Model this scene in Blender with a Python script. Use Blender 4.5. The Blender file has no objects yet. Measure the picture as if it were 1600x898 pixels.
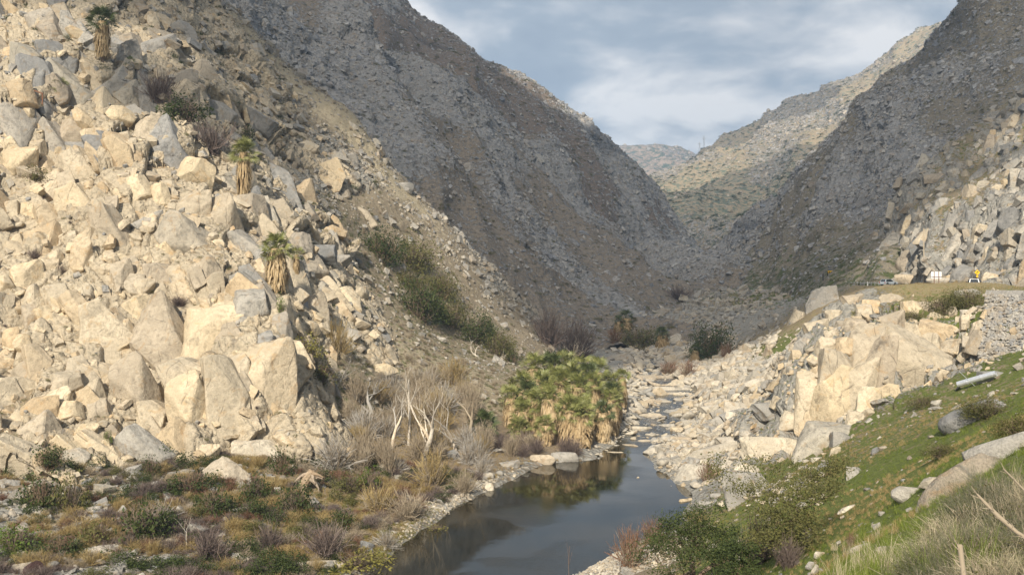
import bpy, math, random
import numpy as np
from mathutils import Vector, Matrix, Euler
R = math.radians
C = bpy.context.scene.collection
sc = bpy.context.scene
random.seed(7); rng = np.random.default_rng(7)
# ------------------------------------------------------------------ camera, sky, sun, exposure
FPX, HOR, CAMZ = 1555.0, 430.0, 25.0
cam_d = bpy.data.cameras.new('camera'); cam = bpy.data.objects.new('camera', cam_d); C.objects.link(cam)
cam_d.sensor_width = 36.0; cam_d.lens = 36.0 * FPX / 1600.0
cam_d.shift_y = -(449.0 - HOR) / 1600.0
cam_d.clip_start = 0.1; cam_d.clip_end = 30000
cam.location = (0, 0, CAMZ); cam.rotation_euler = (R(90), 0, 0)
sc.camera = cam
SUN = Vector((-0.20, -0.80, 0.56)).normalized()
sc.view_settings.view_transform = 'Standard'; sc.view_settings.look = 'None'
sc.view_settings.exposure = 0.46; sc.view_settings.gamma = 1.0
sun_d = bpy.data.lights.new('sun', 'SUN'); sun_d.energy = 5.0; sun_d.angle = R(0.5); sun_d.color = (1.0, 0.925, 0.80)
sun = bpy.data.objects.new('sun', sun_d); C.objects.link(sun)
sun.rotation_euler = SUN.to_track_quat('Z', 'Y').to_euler(); sun.location = (0, 0, 300)

def N(nt, typ, **kw):
    n = nt.nodes.new(typ)
    for k, v in kw.items():
        if k in n.bl_rna.properties.keys(): setattr(n, k, v)
    return n
def ramp(nt, fac, stops, interp='LINEAR'):
    r = nt.nodes.new('ShaderNodeValToRGB'); r.color_ramp.interpolation = interp
    el = r.color_ramp.elements
    while len(el) < len(stops): el.new(0.5)
    for e, (p, c) in zip(el, stops):
        e.position = p
        e.color = (c, c, c, 1) if isinstance(c, (int, float)) else (c[0], c[1], c[2], 1)
    nt.links.new(fac, r.inputs[0]); return r.outputs[0]
def noise(nt, vec, scale, detail=4, rough=0.55, dist=0.0):
    n = nt.nodes.new('ShaderNodeTexNoise'); n.inputs['Scale'].default_value = scale
    n.inputs['Detail'].default_value = detail; n.inputs['Roughness'].default_value = rough
    n.inputs['Distortion'].default_value = dist
    if vec is not None: nt.links.new(vec, n.inputs['Vector'])
    return n.outputs['Fac']
def mixc(nt, fac, a, b, mode='MIX'):
    m = nt.nodes.new('ShaderNodeMix'); m.data_type = 'RGBA'; m.blend_type = mode; m.clamp_factor = True
    def put(s, v):
        if isinstance(v, (tuple, list)): s.default_value = (v[0], v[1], v[2], 1)
        elif isinstance(v, (int, float)): s.default_value = v if s.type == 'VALUE' else (v, v, v, 1)
        else: nt.links.new(v, s)
    put(m.inputs[0], fac); put(m.inputs[6], a); put(m.inputs[7], b)
    return m.outputs[2]
def mth(nt, op, a, b=None, c=None, clamp=False):
    m = nt.nodes.new('ShaderNodeMath'); m.operation = op; m.use_clamp = clamp
    for i, v in enumerate((a, b, c)):
        if v is None: continue
        if isinstance(v, (int, float)): m.inputs[i].default_value = v
        else: nt.links.new(v, m.inputs[i])
    return m.outputs[0]

world = bpy.data.worlds.new('World'); sc.world = world; world.use_nodes = True
nt = world.node_tree; nt.nodes.clear()
sky = N(nt, 'ShaderNodeTexSky'); sky.sky_type = 'NISHITA'; sky.sun_disc = False
sky.sun_elevation = math.asin(SUN.z); sky.sun_rotation = math.atan2(SUN.x, SUN.y)
sky.air_density = 1.2; sky.dust_density = 1.5
tc = N(nt, 'ShaderNodeTexCoord')
sep = N(nt, 'ShaderNodeSeparateXYZ'); nt.links.new(tc.outputs['Generated'], sep.inputs[0])
# cloud deck: direction projected on a horizontal sheet (so that clouds flatten towards the horizon)
zz = mth(nt, 'ADD', mth(nt, 'MAXIMUM', sep.outputs['Z'], 0.0), 0.30)
cmb = N(nt, 'ShaderNodeCombineXYZ')
nt.links.new(mth(nt, 'DIVIDE', sep.outputs['X'], zz), cmb.inputs[0])
nt.links.new(mth(nt, 'DIVIDE', sep.outputs['Y'], zz), cmb.inputs[1])
cmb.inputs[2].default_value = 3.7
mp = N(nt, 'ShaderNodeMapping'); nt.links.new(cmb.outputs[0], mp.inputs[0])
mp.inputs['Scale'].default_value = (1.5, 1.6, 1); mp.inputs['Location'].default_value = (0.6, 0.45, 0)
cov = noise(nt, mp.outputs[0], 1.0, 5, 0.52, 0.25)
cov2 = noise(nt, mp.outputs[0], 2.6, 6, 0.55, 0.35)
lum = mth(nt, 'ADD', mth(nt, 'MULTIPLY', cov, 0.68), mth(nt, 'MULTIPLY', cov2, 0.32))
cl = ramp(nt, lum, [(0.38, (4.0, 4.75, 5.9)), (0.455, (5.1, 5.9, 6.9)), (0.495, (7.6, 8.0, 8.6)), (0.55, (11.8, 11.6, 11.5))])
# overcast up the valley, breaking up overhead and to the south where the sun comes through
south = ramp(nt, mth(nt, 'ADD', mth(nt, 'MULTIPLY', sep.outputs['Y'], 0.5), 0.5), [(0.45, 0.0), (0.72, 0.30)])
cover = ramp(nt, mth(nt, 'ADD', noise(nt, mp.outputs[0], 0.8, 3, 0.5), south), [(0.50, 0.0), (0.62, 1.0)])
skyc = mixc(nt, cover, sky.outputs[0], cl)
bg = N(nt, 'ShaderNodeBackground'); bg.inputs['Strength'].default_value = 0.062
nt.links.new(skyc, bg.inputs[0])
wo = N(nt, 'ShaderNodeOutputWorld'); nt.links.new(bg.outputs[0], wo.inputs[0])

# ------------------------------------------------------------------ numpy noise
def _h(ix, iy, seed):
    with np.errstate(over='ignore'):
        h = (ix.astype(np.int64) * 374761393 + iy.astype(np.int64) * 668265263 + seed * 1442695041) & 0xffffffff
        h = ((h ^ (h >> 13)) * 1274126177) & 0xffffffff
        h = ((h ^ (h >> 16)) * 2246822519) & 0xffffffff
        h = h ^ (h >> 15)
    return h
def rnd(ix, iy, seed): return (_h(ix, iy, seed) & 0xffffff).astype(np.float32) / 16777216.0
def pnoise(x, y, seed=0):
    ix = np.floor(x); iy = np.floor(y); fx = x - ix; fy = y - iy
    ux = fx * fx * (3 - 2 * fx); uy = fy * fy * (3 - 2 * fy)
    ix = ix.astype(np.int64); iy = iy.astype(np.int64)
    a = rnd(ix, iy, seed); b = rnd(ix + 1, iy, seed); c = rnd(ix, iy + 1, seed); d = rnd(ix + 1, iy + 1, seed)
    return ((a + (b - a) * ux) * (1 - uy) + (c + (d - c) * ux) * uy) * 2 - 1
def fbm(x, y, seed=0, octv=4, g=0.5, ridged=False):
    s = 0; a = 1.0; t = 0
    for o in range(octv):
        v = pnoise(x, y, seed + o * 17)
        if ridged: v = 1 - 2 * np.abs(v)
        s = s + a * v; t += a; a *= g; x = x * 2.03 + 11.3; y = y * 2.03 - 7.1
    return s / t
def vor(a, b, seed):
    """2-D cellular noise: F1, F2-F1, two randoms of the cell and the offset to its centre"""
    ia = np.floor(a).astype(np.int64); ib = np.floor(b).astype(np.int64)
    f1 = np.full(a.shape, 9.0, np.float32); f2 = f1.copy()
    ci = ia.copy(); cj = ib.copy(); da = np.zeros_like(f1); db = np.zeros_like(f1)
    for i in (-1, 0, 1):
        for j in (-1, 0, 1):
            ja = ia + i; jb = ib + j
            dx = (a - ja - rnd(ja, jb, seed)).astype(np.float32); dy = (b - jb - rnd(ja, jb, seed + 5)).astype(np.float32)
            d = dx * dx + dy * dy
            m = d < f1
            f2 = np.where(m, f1, np.minimum(f2, d)); f1 = np.where(m, d, f1)
            ci = np.where(m, ja, ci); cj = np.where(m, jb, cj); da = np.where(m, dx, da); db = np.where(m, dy, db)
    return np.sqrt(f1), np.sqrt(f2) - np.sqrt(f1), rnd(ci, cj, seed + 9), rnd(ci, cj, seed + 13), rnd(ci, cj, seed + 21), da, db
def sstep(x, a, b):
    t = np.clip((x - a) / (b - a), 0, 1); return t * t * (3 - 2 * t)

# ------------------------------------------------------------------ terrain
def pt(px, py, d): return (d * (px - 800) / FPX, d, CAMZ + d * (HOR - py) / FPX)
class Surf:
    """a smooth landform through a set of surveyed spots (thin-plate interpolation of heights)"""
    def __init__(s, pts, xyz=(), lam=0.002):
        P = np.array([pt(*p) for p in pts] + list(xyz), float)
        s.sc = 100.0; s.c = P[:, :2] / s.sc; n = len(P)
        K = s.phi(np.linalg.norm(s.c[:, None] - s.c[None], axis=2)) + lam * np.eye(n)
        A = np.zeros((n + 3, n + 3)); A[:n, :n] = K; A[:n, n] = 1; A[:n, n + 1:] = s.c; A[n:, :n] = A[:n, n:].T
        s.w = np.linalg.solve(A, np.concatenate([P[:, 2], [0, 0, 0]]))
    @staticmethod
    def phi(r): return np.where(r > 1e-9, r * r * np.log(np.maximum(r, 1e-9)), 0.0)
    def __call__(s, x, y):
        x = np.asarray(x, float) / s.sc; y = np.asarray(y, float) / s.sc
        z = s.w[-3] + s.w[-2] * x + s.w[-1] * y
        for (cx, cy), w in zip(s.c, s.w):
            r2 = (x - cx) ** 2 + (y - cy) ** 2
            z = z + w * 0.5 * r2 * np.log(np.maximum(r2, 1e-12))
        return z
SHEETS = {}
class Sheet: pass
def sheet(name, zf, u0, u1, du, d0, d1, nd, disp=None, nrm=(0, 0, 1), power=None):
    s = Sheet(); s.name = name
    u = np.arange(u0, u1 + du * .5, du); t = np.linspace(0, 1, nd)
    d = d0 * (d1 / d0) ** t
    U, D = np.meshgrid(u, d); X = U * D; Y = D
    Z = zf(X, Y)
    s.u, s.d, s.X, s.Y, s.Zb = u, d, X, Y, Z.copy()
    # normals of the smooth form
    def normals(X, Y, Z):
        P = np.stack([X, Y, Z], -1)
        a = np.gradient(P, axis=1); b = np.gradient(P, axis=0)
        n = np.cross(a, b); n /= np.linalg.norm(n, axis=-1, keepdims=True) + 1e-12
        n[n[..., 2] < 0] *= -1
        return n
    n0 = normals(X, Y, Z)
    s.n0 = n0
    P = np.stack([X, Y, Z], -1)
    if disp is not None:
        h = disp(s, P, n0)
        P = P + n0 * h[..., None]
    s.P = P; s.N = normals(P[..., 0], P[..., 1], P[..., 2])
    SHEETS[name] = s
    return s
def tangent(nrm, dip=None):
    n = Vector(nrm).normalized(); b = Vector((0, 0, 1)) - n * n.z
    b = b.normalized() if b.length > 1e-4 else Vector((0, 1, 0))
    return np.array(b.cross(n)), np.array(b)
def blocks(P, ta, tb, size, amp, seed, rot=0.0, stretch=1.0, tilt=0.5, crack=0.5, cw=0.09):
    """angular jointed rock: cells with their own offset and tilt, joints recessed"""
    a = P @ ta; b = P @ tb
    c, s_ = math.cos(rot), math.sin(rot); a, b = a * c + b * s_, -a * s_ + b * c
    a = a / size + 0.14 * fbm(a / size * .7, b / size * .7, seed + 3, 2); b = b / (size * stretch) + 0.14 * fbm(a * .7 + 40, b / size * .7, seed + 4, 2)
    f1, e, r1, r2, r3, da, db = vor(a, b, seed)
    h = (r1 - 0.5) * 1.5 + tilt * ((r2 - .5) * da * 2.2 + (r3 - .5) * db * 2.2 * 1.3)
    h = h - crack * (1 - sstep(e, 0.0, cw))
    return amp * size * h, e, r1
def build_sheet(s, mat, attrs=None, label=None):
    ny, nx = s.X.shape
    idx = np.arange(ny * nx).reshape(ny, nx)
    F = np.stack([idx[:-1, :-1], idx[:-1, 1:], idx[1:, 1:], idx[1:, :-1]], -1).reshape(-1, 4)
    me = bpy.data.meshes.new(s.name)
    me.vertices.add(ny * nx); me.vertices.foreach_set('co', s.P.reshape(-1).astype(np.float32))
    me.loops.add(F.size); me.loops.foreach_set('vertex_index', F.reshape(-1).astype(np.int32))
    me.polygons.add(len(F)); me.polygons.foreach_set('loop_start', np.arange(0, F.size, 4, dtype=np.int32))
    me.polygons.foreach_set('loop_total', np.full(len(F), 4, np.int32))
    me.update(); me.validate()
    for k, v in (attrs or {}).items():
        at = me.attributes.new(k, 'FLOAT', 'POINT'); at.data.foreach_set('value', v.reshape(-1).astype(np.float32))
    me.materials.append(mat)
    o = bpy.data.objects.new(s.name, me); C.objects.link(o); o['kind'] = 'structure'
    s.obj = o
    return o
def hit(px, py, names=None):
    """where the line of sight through a spot first meets the ground: (point, normal)"""
    uu = (px - 800) / FPX; best = None
    for nm, s in SHEETS.items():
        if names and nm not in names: continue
        k = (uu - s.u[0]) / (s.u[1] - s.u[0])
        if k < 0 or k >= len(s.u) - 1: continue
        j = int(k); f = k - j
        z = s.P[:, j, 2] * (1 - f) + s.P[:, j + 1, 2] * f
        y = s.P[:, j, 1] * (1 - f) + s.P[:, j + 1, 1] * f
        g = z - (CAMZ + y * (HOR - py) / FPX)
        w = np.where((g[1:] >= 0) & (g[:-1] < 0))[0]
        if len(w) == 0: continue
        i = w[0]; t = -g[i] / (g[i + 1] - g[i] + 1e-9)
        dd = y[i] * (1 - t) + y[i + 1] * t
        if best is None or dd < best[0]:
            best = (dd, Vector((uu * dd, dd, CAMZ + dd * (HOR - py) / FPX)), Vector(s.n0[i, j]), nm)
    return (best[1], best[2], best[3]) if best else (None, None, None)
def ground_z(x, y, names=None):
    best = None
    for nm, s in SHEETS.items():
        if names and nm not in names: continue
        u = x / y; k = (u - s.u[0]) / (s.u[1] - s.u[0]); t = math.log(y / s.d[0]) / math.log(s.d[-1] / s.d[0]) * (len(s.d) - 1)
        if k < 0 or k >= len(s.u) - 1 or t < 0 or t >= len(s.d) - 1: continue
        i, j = int(t), int(k); a, b = t - i, k - j; Z = s.P[..., 2]
        z = (Z[i, j] * (1 - a) + Z[i + 1, j] * a) * (1 - b) + (Z[i, j + 1] * (1 - a) + Z[i + 1, j + 1] * a) * b
        if best is None or z > best: best = z
    return best

# --- the landforms (spots: picture column, row, metres away)
valley_f = Surf([
 (-150,898,78),(0,898,76),(200,898,78),(400,890,82),(520,875,86),(560,895,83),
 (0,800,90),(200,800,94),(400,790,98),(540,800,100),(0,720,106),(150,720,108),(300,720,112),(450,720,116),
 (650,800,104),(620,720,122),(780,735,124),(700,650,150),(600,640,150),(780,690,142),(850,690,148),(940,685,152),
 (960,640,176),(980,600,212),(930,580,236),(900,565,262),(960,560,270),(960,520,345),(900,530,330),(1020,490,430),(1050,468,520),
 (1000,740,128),(1060,760,117),(1090,700,140),(1060,640,182),(1080,600,215),(1040,570,262),(1100,540,290),(1100,580,236),
 (1150,640,158),(1130,760,108),(1100,800,101),(1150,700,125),(1200,640,142),(1200,680,124),(1240,690,113),
 (1250,740,88),(1200,800,72),(1080,860,84),(1000,898,80),(870,895,84),(1150,860,62),(1150,898,52),(1250,860,50),
 (1300,700,86),(1300,780,62),(1350,640,104),(1440,600,110),(1400,700,68),(1350,850,34),(1300,898,30),(1400,780,38),
 (1500,700,40),(1480,640,75),(1530,570,112),(1560,620,80),(1600,600,85),(1600,640,50),(1600,700,27),(1560,800,16),(1500,780,24),(1450,860,18),(1600,898,9),
 # the bluff
 (1270,640,118),(1265,560,124),(1290,500,138),(1330,560,122),(1300,620,119),(1400,560,121),(1480,560,119),(1380,620,114),(1340,470,158),(1400,450,168),(1420,480,146),(1470,445,165),(1480,500,138),(1530,450,150),
 (1260,520,165),(1230,560,172),(1200,580,182),(1240,610,150),(1270,480,230),(1250,500,250),(1200,520,268),(1160,550,258),
 (1230,470,330),(1150,480,360),(1100,490,370),(1200,458,430),(1120,458,520),(1060,462,560),(1300,455,275),(1350,452,235),
 ], [(59,115,22.4),(68,140,22.7),(86,190,22.7),(96,250,22.3),(101,300,22),(110,340,21),(115,400,19.5),(112,480,18),(104,600,16),
     (75,110,22.6),(86,140,22.8),(102,190,22.8),(112,250,22.4),(118,300,22),(130,400,19.6),(128,480,18),(120,600,17),
     (0,0,23.3),(-8,5,20),(8,3,23.4),(20,8,23.3),(40,40,23),(55,80,22.8),(-20,20,8),(-30,50,3),(-50,80,4),(-70,110,8),(-60,150,6),(-40,260,4),(10,700,12),(120,700,17),(60,520,12),
     (0,300,3),(-30,200,6),(0,25,12),(2,45,4),(-12,70,1)])
road_c = np.array([(34,-12),(42,15),(56,40),(68,75),(77,112),(81,140),(88,190),(96,250),(101,300),(110,340),(117,400),(118,480),(110,600),(96,700)], float)
def road_z(y): return np.interp(y, [-12, 15, 75, 140, 250, 300, 340, 400, 480, 600, 700], [22.3, 22.5, 22.6, 22.5, 22.3, 22.1, 21.2, 19.8, 18.4, 16.8, 15.5])
def road_dist(x, y): return np.abs(x - np.interp(y, road_c[:, 1], road_c[:, 0])) * .9
WALL = [(60.8, 128, 22.5), (68.5, 104, 22.6), (63.5, 100, 12.0), (57.2, 122.5, 12.2)]
def wall_cut(x, y, z):
    xt = np.interp(y, [66, 104, 128], [80, 68.5, 60.8]); f = 22.0 - 1.95 * (xt - x)
    lim = np.where(x < xt + .3, np.maximum(f, 12.3 + np.maximum(0, (xt - 8 - x)) * .1), 99.0)
    k = sstep(y, 132, 127) * sstep(y, 62, 70) * sstep(x, xt - 16, xt - 7)
    return np.where(z > lim, z + (lim - z) * k, z)
river_c = np.array([(-12,60,7),(-8,74,7.5),(-3.5,84,7.8),(1,95,10),(5.7,105,11.6),(9.3,115,11),(10.5,125,8.6),(14.8,133,4.2),(16.0,141,3.0),(21,152,4.6),(25.5,165,5.2),(28.5,180,5.4),(31.6,200,5.4),(33,225,4.6),(36,255,3.6),(38,290,3.0),(40,330,1.6),(47,380,1.4),(57,440,1.4),(68,520,1.4)], float)
def river_dist(x, y):
    best = np.full(x.shape, 1e9)
    for i in range(len(river_c) - 1):
        ax, ay, aw = river_c[i]; bx, by, bw = river_c[i + 1]
        dx, dy = bx - ax, by - ay; t = np.clip(((x - ax) * dx + (y - ay) * dy) / (dx * dx + dy * dy), 0, 1)
        d = np.hypot(x - ax - t * dx, y - ay - t * dy) - (aw + t * (bw - aw))
        best = np.minimum(best, d)
    return best
def water_z(y): return np.interp(y, [0, 140, 165, 200, 240, 300, 380, 520], [0, 0, 0.5, 1.0, 1.8, 3.4, 7.4, 12.0])
def valley_z(x, y):
    z = valley_f(x, y)
    rd = road_dist(x, y); z = z + (road_z(y) - z) * sstep(rd, 6.2, 4.4) * (y > 12)
    z = wall_cut(x, y, z)
    w = river_dist(x, y) + 1.5 * fbm(x / 7, y / 7, 5, 3) * np.interp(y, [60, 200], [1, .6])
    wz = water_z(y)
    bank = np.maximum(z, wz + 0.25 + np.clip(w, 0, 6) * 0.12)
    inner = wz - np.clip(-w * 0.35, 0, 1.6) * np.interp(y, [135, 150], [1, .12]) - np.interp(y, [135, 150], [.25, .12])
    t = sstep(w, -0.8, 1.2)
    near = np.where(w < 25, 1, 0)
    z2 = inner * (1 - t) + bank * t
    return np.where(near > 0, z2, np.maximum(z, wz - 0.5))
def valley_disp(s, P, n):
    x, y, z = P[..., 0], P[..., 1], P[..., 2]
    ta, tb = tangent((-0.25, -0.5, 0.8))
    s.w = river_dist(x, y)
    # where bedrock shows: the bluff, the river bed boulders field, talus
    def blob(px, py, d, rx, ry):
        c = pt(px, py, d); return np.exp(-(((x - c[0]) / rx) ** 2 + ((y - c[1]) / ry) ** 2))
    bluff = np.clip(blob(1300, 560, 130, 10, 22) * 1.3 + blob(1380, 560, 122, 10, 14) * 1.2 + blob(1440, 560, 121, 8, 8) + blob(1260, 640, 122, 7, 14) + blob(1280, 500, 165, 9, 20), 0, 1)
    bar = np.clip(sstep(s.w, 22, 3) * sstep(y, 95, 140) * (x > 10) , 0, 1)
    s.rock = np.clip(bluff + 0.8 * bar, 0, 1); s.bluff = bluff
    b0, e0, r0 = blocks(P, ta, tb, 10.0, 0.2, 10, 0.4, 1.3)
    b1, e1, r1 = blocks(P, ta, tb, 5.0, 0.26, 11, 0.5, 1.5)
    b2, e2, r2 = blocks(P, ta, tb, 1.7, 0.22, 12, 0.3, 1.3)
    b3, e3, r3 = blocks(P, ta, tb, 0.8, 0.25, 14, 0.3, 1.2)
    land = sstep(s.w, 0, 3)
    h = bluff * (b0 + b1 * 1.1 + b2 * .8) + np.clip(bar, 0, 1) * (1 - bluff) * (b2 * .6 + b3 * .5) * sstep(s.w, -1, 2)
    h += land * (0.35 * fbm(x / 6, y / 6, 31, 3) + 0.10 * fbm(x / 1.3, y / 1.3, 37, 3)) * np.clip(y / 30, .15, 1)
    h += land * (1 - s.rock) * sstep(y, 180, 300) * b2 * 0.7
    return h * sstep(road_dist(x, y), 3.8, 7)
def cliff_disp(s, P, n):
    ta, tb = tangent((0.55, -0.5, 0.67))
    x, y, z = P[..., 0], P[..., 1], P[..., 2]
    b0, e0, r0 = blocks(P, ta, tb, 17.0, 0.16, 40, -0.5, 1.3, crack=.25)
    b1, e1, r1 = blocks(P, ta, tb, 6.5, 0.24, 41, -0.5, 1.6)
    b2, e2, r2 = blocks(P, ta, tb, 2.4, 0.26, 42, -0.45, 1.5)
    b3, e3, r3 = blocks(P, ta, tb, 1.0, 0.24, 43, -0.4, 1.3)
    m = sstep(fbm((P @ ta) / 22, (P @ tb) / 22, 47, 3), -0.25, 0.25)
    s.rock = np.clip(0.55 + 0.45 * m, 0, 1)
    return b0 * 1.1 + b1 * (0.7 + .5 * m) + b2 * .75 + b3 * 0.45 + 1.5 * fbm(x / 20, z / 20, 44, 3)
def spur_disp(s, P, n):
    ta, tb = tangent((0.5, -0.6, 0.6))
    x, y, z = P[..., 0], P[..., 1], P[..., 2]
    b1, e1, r1 = blocks(P, ta, tb, 5.0, 0.2, 51, -0.5, 1.4)
    b2, e2, r2 = blocks(P, ta, tb, 1.6, 0.22, 52, -0.4, 1.3)
    m = sstep(fbm(x / 26, z / 26, 57, 3), -0.05, 0.3)
    far = sstep(y, 225, 262)
    s.rock = np.clip(m * .5 + far * 0.4 + 0.12, 0, 1)
    return b1 * m * .6 + b2 * (0.35 + .5 * m) + 2.2 * fbm(x / 30, z / 30, 54, 3, ridged=True)
def mtn_disp(nrm, size, seed, big, rotn=-0.5, base=0.5):
    def f(s, P, n):
        ta, tb = tangent(nrm)
        x, y, z = P[..., 0], P[..., 1], P[..., 2]
        a, b = P @ ta, P @ tb
        b1, e1, r1 = blocks(P, ta, tb, size * 2.6, 0.16, seed, rotn, 1.5)
        b2, e2, r2 = blocks(P, ta, tb, size * .8, 0.25, seed + 1, rotn, 1.3)
        cc, ss = math.cos(rotn), math.sin(rotn)
        m = sstep(fbm((a * cc + b * ss) / big, (-a * ss + b * cc) / (big * 2.6), seed + 3, 4), -0.12, 0.25)
        s.rock = np.clip(m, 0, 1) * (1 - base) + base * m + 0.0
        return (b1 * 1.0 + b2) * (0.25 + .75 * m) + big * 0.26 * fbm((a * cc + b * ss) / big, (-a * ss + b * cc) / (big * 3), seed + 5, 4, ridged=True)
    return f
cliff_f = Surf([
 (-150,898,86),(0,700,108),(150,700,110),(300,690,114),(460,690,119),(520,690,128),
 (0,600,119),(150,600,121),(300,600,122),(440,600,123),(0,500,128),(150,500,130),(300,500,131),(440,500,134),(480,560,134),
 (0,400,138),(150,400,140),(300,380,145),(440,400,150),(500,440,158),(0,300,149),(200,300,152),(380,300,164),(470,340,172),(540,420,176),
 (0,200,161),(150,200,166),(300,200,176),(400,230,186),(0,100,173),(150,100,180),(280,100,194),(350,150,200),
 (0,0,188),(150,0,196),(240,0,208),(300,60,214),(-150,0,180),(-150,300,140),(-150,600,112),(0,-120,212),(200,-120,225),(-150,-120,205),
 ], [(-22,140,1),(-12,160,0),(-14,185,4),(-18,205,14),(-30,230,40),(-45,250,55),(-30,120,0)])
spur_f = Surf([
 (560,640,140),(650,640,155),(750,650,160),(850,640,175),(520,540,152),(600,560,166),(700,560,186),(800,580,205),(870,580,235),
 (905,572,262),(850,520,262),(800,462,262),(750,415,260),(700,365,258),(660,325,256),(620,290,255),(570,200,258),(520,170,262),(470,120,268),(420,85,274),(350,30,282),(280,-20,290),
 (700,470,222),(620,430,210),(560,470,180),(540,380,196),(600,350,225),(500,290,215),(420,230,212),(400,140,235),(330,80,232),(300,0,250),(440,300,190),(300,120,220),(760,520,220),(660,520,195),
 (200,-120,285),(0,-200,290),(560,560,160),
 ], [(13,300,-3),(-10,310,2),(-30,315,18),(-60,320,42),(-90,330,65),(-100,345,75),(30,280,-3),(30,240,-2),(-10,150,-1),(-30,120,-1)])
mtnB_f = Surf([
 (880,560,300),(940,530,330),(1000,500,385),(1050,470,470),(820,480,330),(740,400,340),(660,310,350),(600,240,355),(500,130,365),(420,70,375),(330,0,380),
 (900,480,370),(950,440,430),(1000,430,500),(1060,445,560),(820,380,420),(900,380,470),(960,380,560),(730,290,430),(800,300,480),(870,300,540),(640,180,440),(700,200,500),(780,220,570),(850,250,610),(920,330,640),(560,80,460),(480,20,450),(600,100,520),
 (500,-60,500),(400,-120,520),(1000,400,620),(1050,430,640),(680,150,540)
 ], [(70,620,6),(60,700,30),(0,760,70),(-60,740,110),(-130,660,150),(90,560,8),(40,280,-2),(-60,300,20),(60,320,0)])
mtnC_f = Surf([
 (560,-80,900),(610,0,940),(650,28,945),(690,58,950),(720,78,950),(770,104,955),(800,108,960),(830,120,960),(870,158,960),(900,190,950),(940,218,945),(960,238,940),(985,268,935),(1000,290,930),(1030,328,920),(1060,358,900),(1090,390,880),(1115,420,850),(1130,450,820),
 (700,180,700),(800,220,720),(880,280,730),(950,340,740),(1020,410,740),(1080,450,740),(600,90,700),(500,-20,720),(780,140,820),(860,190,840),(950,270,840),(1030,360,830),(640,60,820)
 ], [(190,860,0),(200,950,5),(140,1050,60),(60,1080,110),(-60,1080,170),(60,650,-5),(-60,640,40)])
mtnE_f = Surf([
 (1100,430,1000),(1080,400,1080),(1040,340,1300),(1016,300,1600),(1025,287,1800),(1060,262,2000),(1080,246,2050),(1120,228,2050),(1160,208,2050),(1200,190,2030),(1250,160,2000),(1280,144,1990),(1310,126,1980),(1345,113,1970),(1380,84,1950),(1400,72,1940),(1430,52,1900),(1460,45,1880),(1505,28,1850),(1560,0,1820),(1640,-30,1800),
 (1150,380,1050),(1250,320,1100),(1350,250,1150),(1450,180,1200),(1550,120,1250),(1120,330,1300),(1200,290,1400),(1300,220,1450),(1400,150,1500),(1500,90,1550),(1200,430,800),(1400,430,800),(1180,240,1750),(1280,190,1750),(1380,120,1750)
 ], [(300,2400,200),(500,2400,300),(800,2400,420),(1100,2300,500),(150,900,10)])
hillD_f = Surf([
 (900,250,3900),(940,240,3900),(965,233,3900),(990,230,3900),(1010,228,3900),(1022,225,3900),(1040,231,3900),(1060,235,3900),(1075,242,3900),(1090,250,3900),(1130,262,3900),
 (960,300,3200),(1000,300,3200),(1040,300,3200),(1100,300,3200),(900,330,3000),(980,265,3500),(1040,262,3500)
 ], [(0,4800,350),(400,4800,330),(1000,4800,330),(0,2600,60),(900,2600,60)])
mtnF_f = Surf([
 (1075,452,660),(1105,430,650),(1140,392,630),(1170,368,615),(1200,342,600),(1250,288,590),(1300,240,580),(1360,182,570),(1400,150,560),(1440,122,552),(1466,96,550),(1485,72,550),(1500,30,548),(1530,8,545),(1560,-25,545),(1640,-80,540),
 (1100,452,580),(1200,450,470),(1270,440,400),(1320,430,340),(1200,400,540),(1300,370,440),(1300,300,500),(1400,330,390),(1400,240,480),(1500,240,420),(1500,150,470),(1600,200,400),(1600,100,440),(1700,0,480),(1700,150,400)
 ], [(140,720,10),(180,760,60),(250,760,100),(340,760,120),(100,560,8),(98,450,8),(100,350,12),(300,300,100),(200,240,60)])
slopeG_f = Surf([
 (1345,440,292),(1400,438,262),(1440,436,245),(1480,434,232),(1520,432,215),(1560,425,185),
 (1370,380,292),(1345,400,305),(1330,425,310),(1400,390,268),(1450,370,252),(1500,370,238),(1560,360,215),(1600,350,195),
 (1400,320,310),(1440,285,318),(1480,245,325),(1540,200,332),(1600,150,342),(1700,80,350),(1500,300,272),(1560,280,255),(1600,250,255),(1600,200,290),(1700,250,220)
 ], [(93,215,22.5),(104,215,27),(90,175,22.5),(100,165,27),(84,135,22.5),(92,130,28),(68,95,22.5),(80,92,27),(60,70,23),(72,65,29),(110,130,45),(130,180,60),(95,60,45),(120,340,30),(150,390,30),(200,400,60),(112,320,21),(100,255,18),(95,235,18),(150,260,66)])
sheet('valley_floor', valley_z, -0.66, 0.66, 0.0019, 4.0, 720, 620, valley_disp)
def masked(f, extra=None): return lambda x, y: f(x, y)
sheet('left_cliff', cliff_f, -0.66, -0.11, 0.0011, 100, 245, 520, cliff_disp)
sheet('left_spur', lambda x, y: spur_f(x, y) - np.maximum(0, (np.interp(y, [130, 160, 200, 260, 330], [-32, -34, -58, -96, -120]) - x)) * 1.2, -0.50, 0.12, 0.0016, 130, 330, 330, spur_disp)
sheet('shaded_mountain', mtnB_f, -0.42, 0.24, 0.0018, 285, 720, 300, mtn_disp((.6, -.4, .65), 5, 61, 60))
sheet('ridge_mountain', mtnC_f, -0.22, 0.32, 0.0020, 600, 1080, 170, mtn_disp((.6, -.4, .7), 3.6, 71, 70))
sheet('distant_mountain', mtnE_f, 0.09, 0.62, 0.0020, 850, 2400, 200, mtn_disp((-.5, -.5, .7), 5, 81, 90, 0.5))
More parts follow.
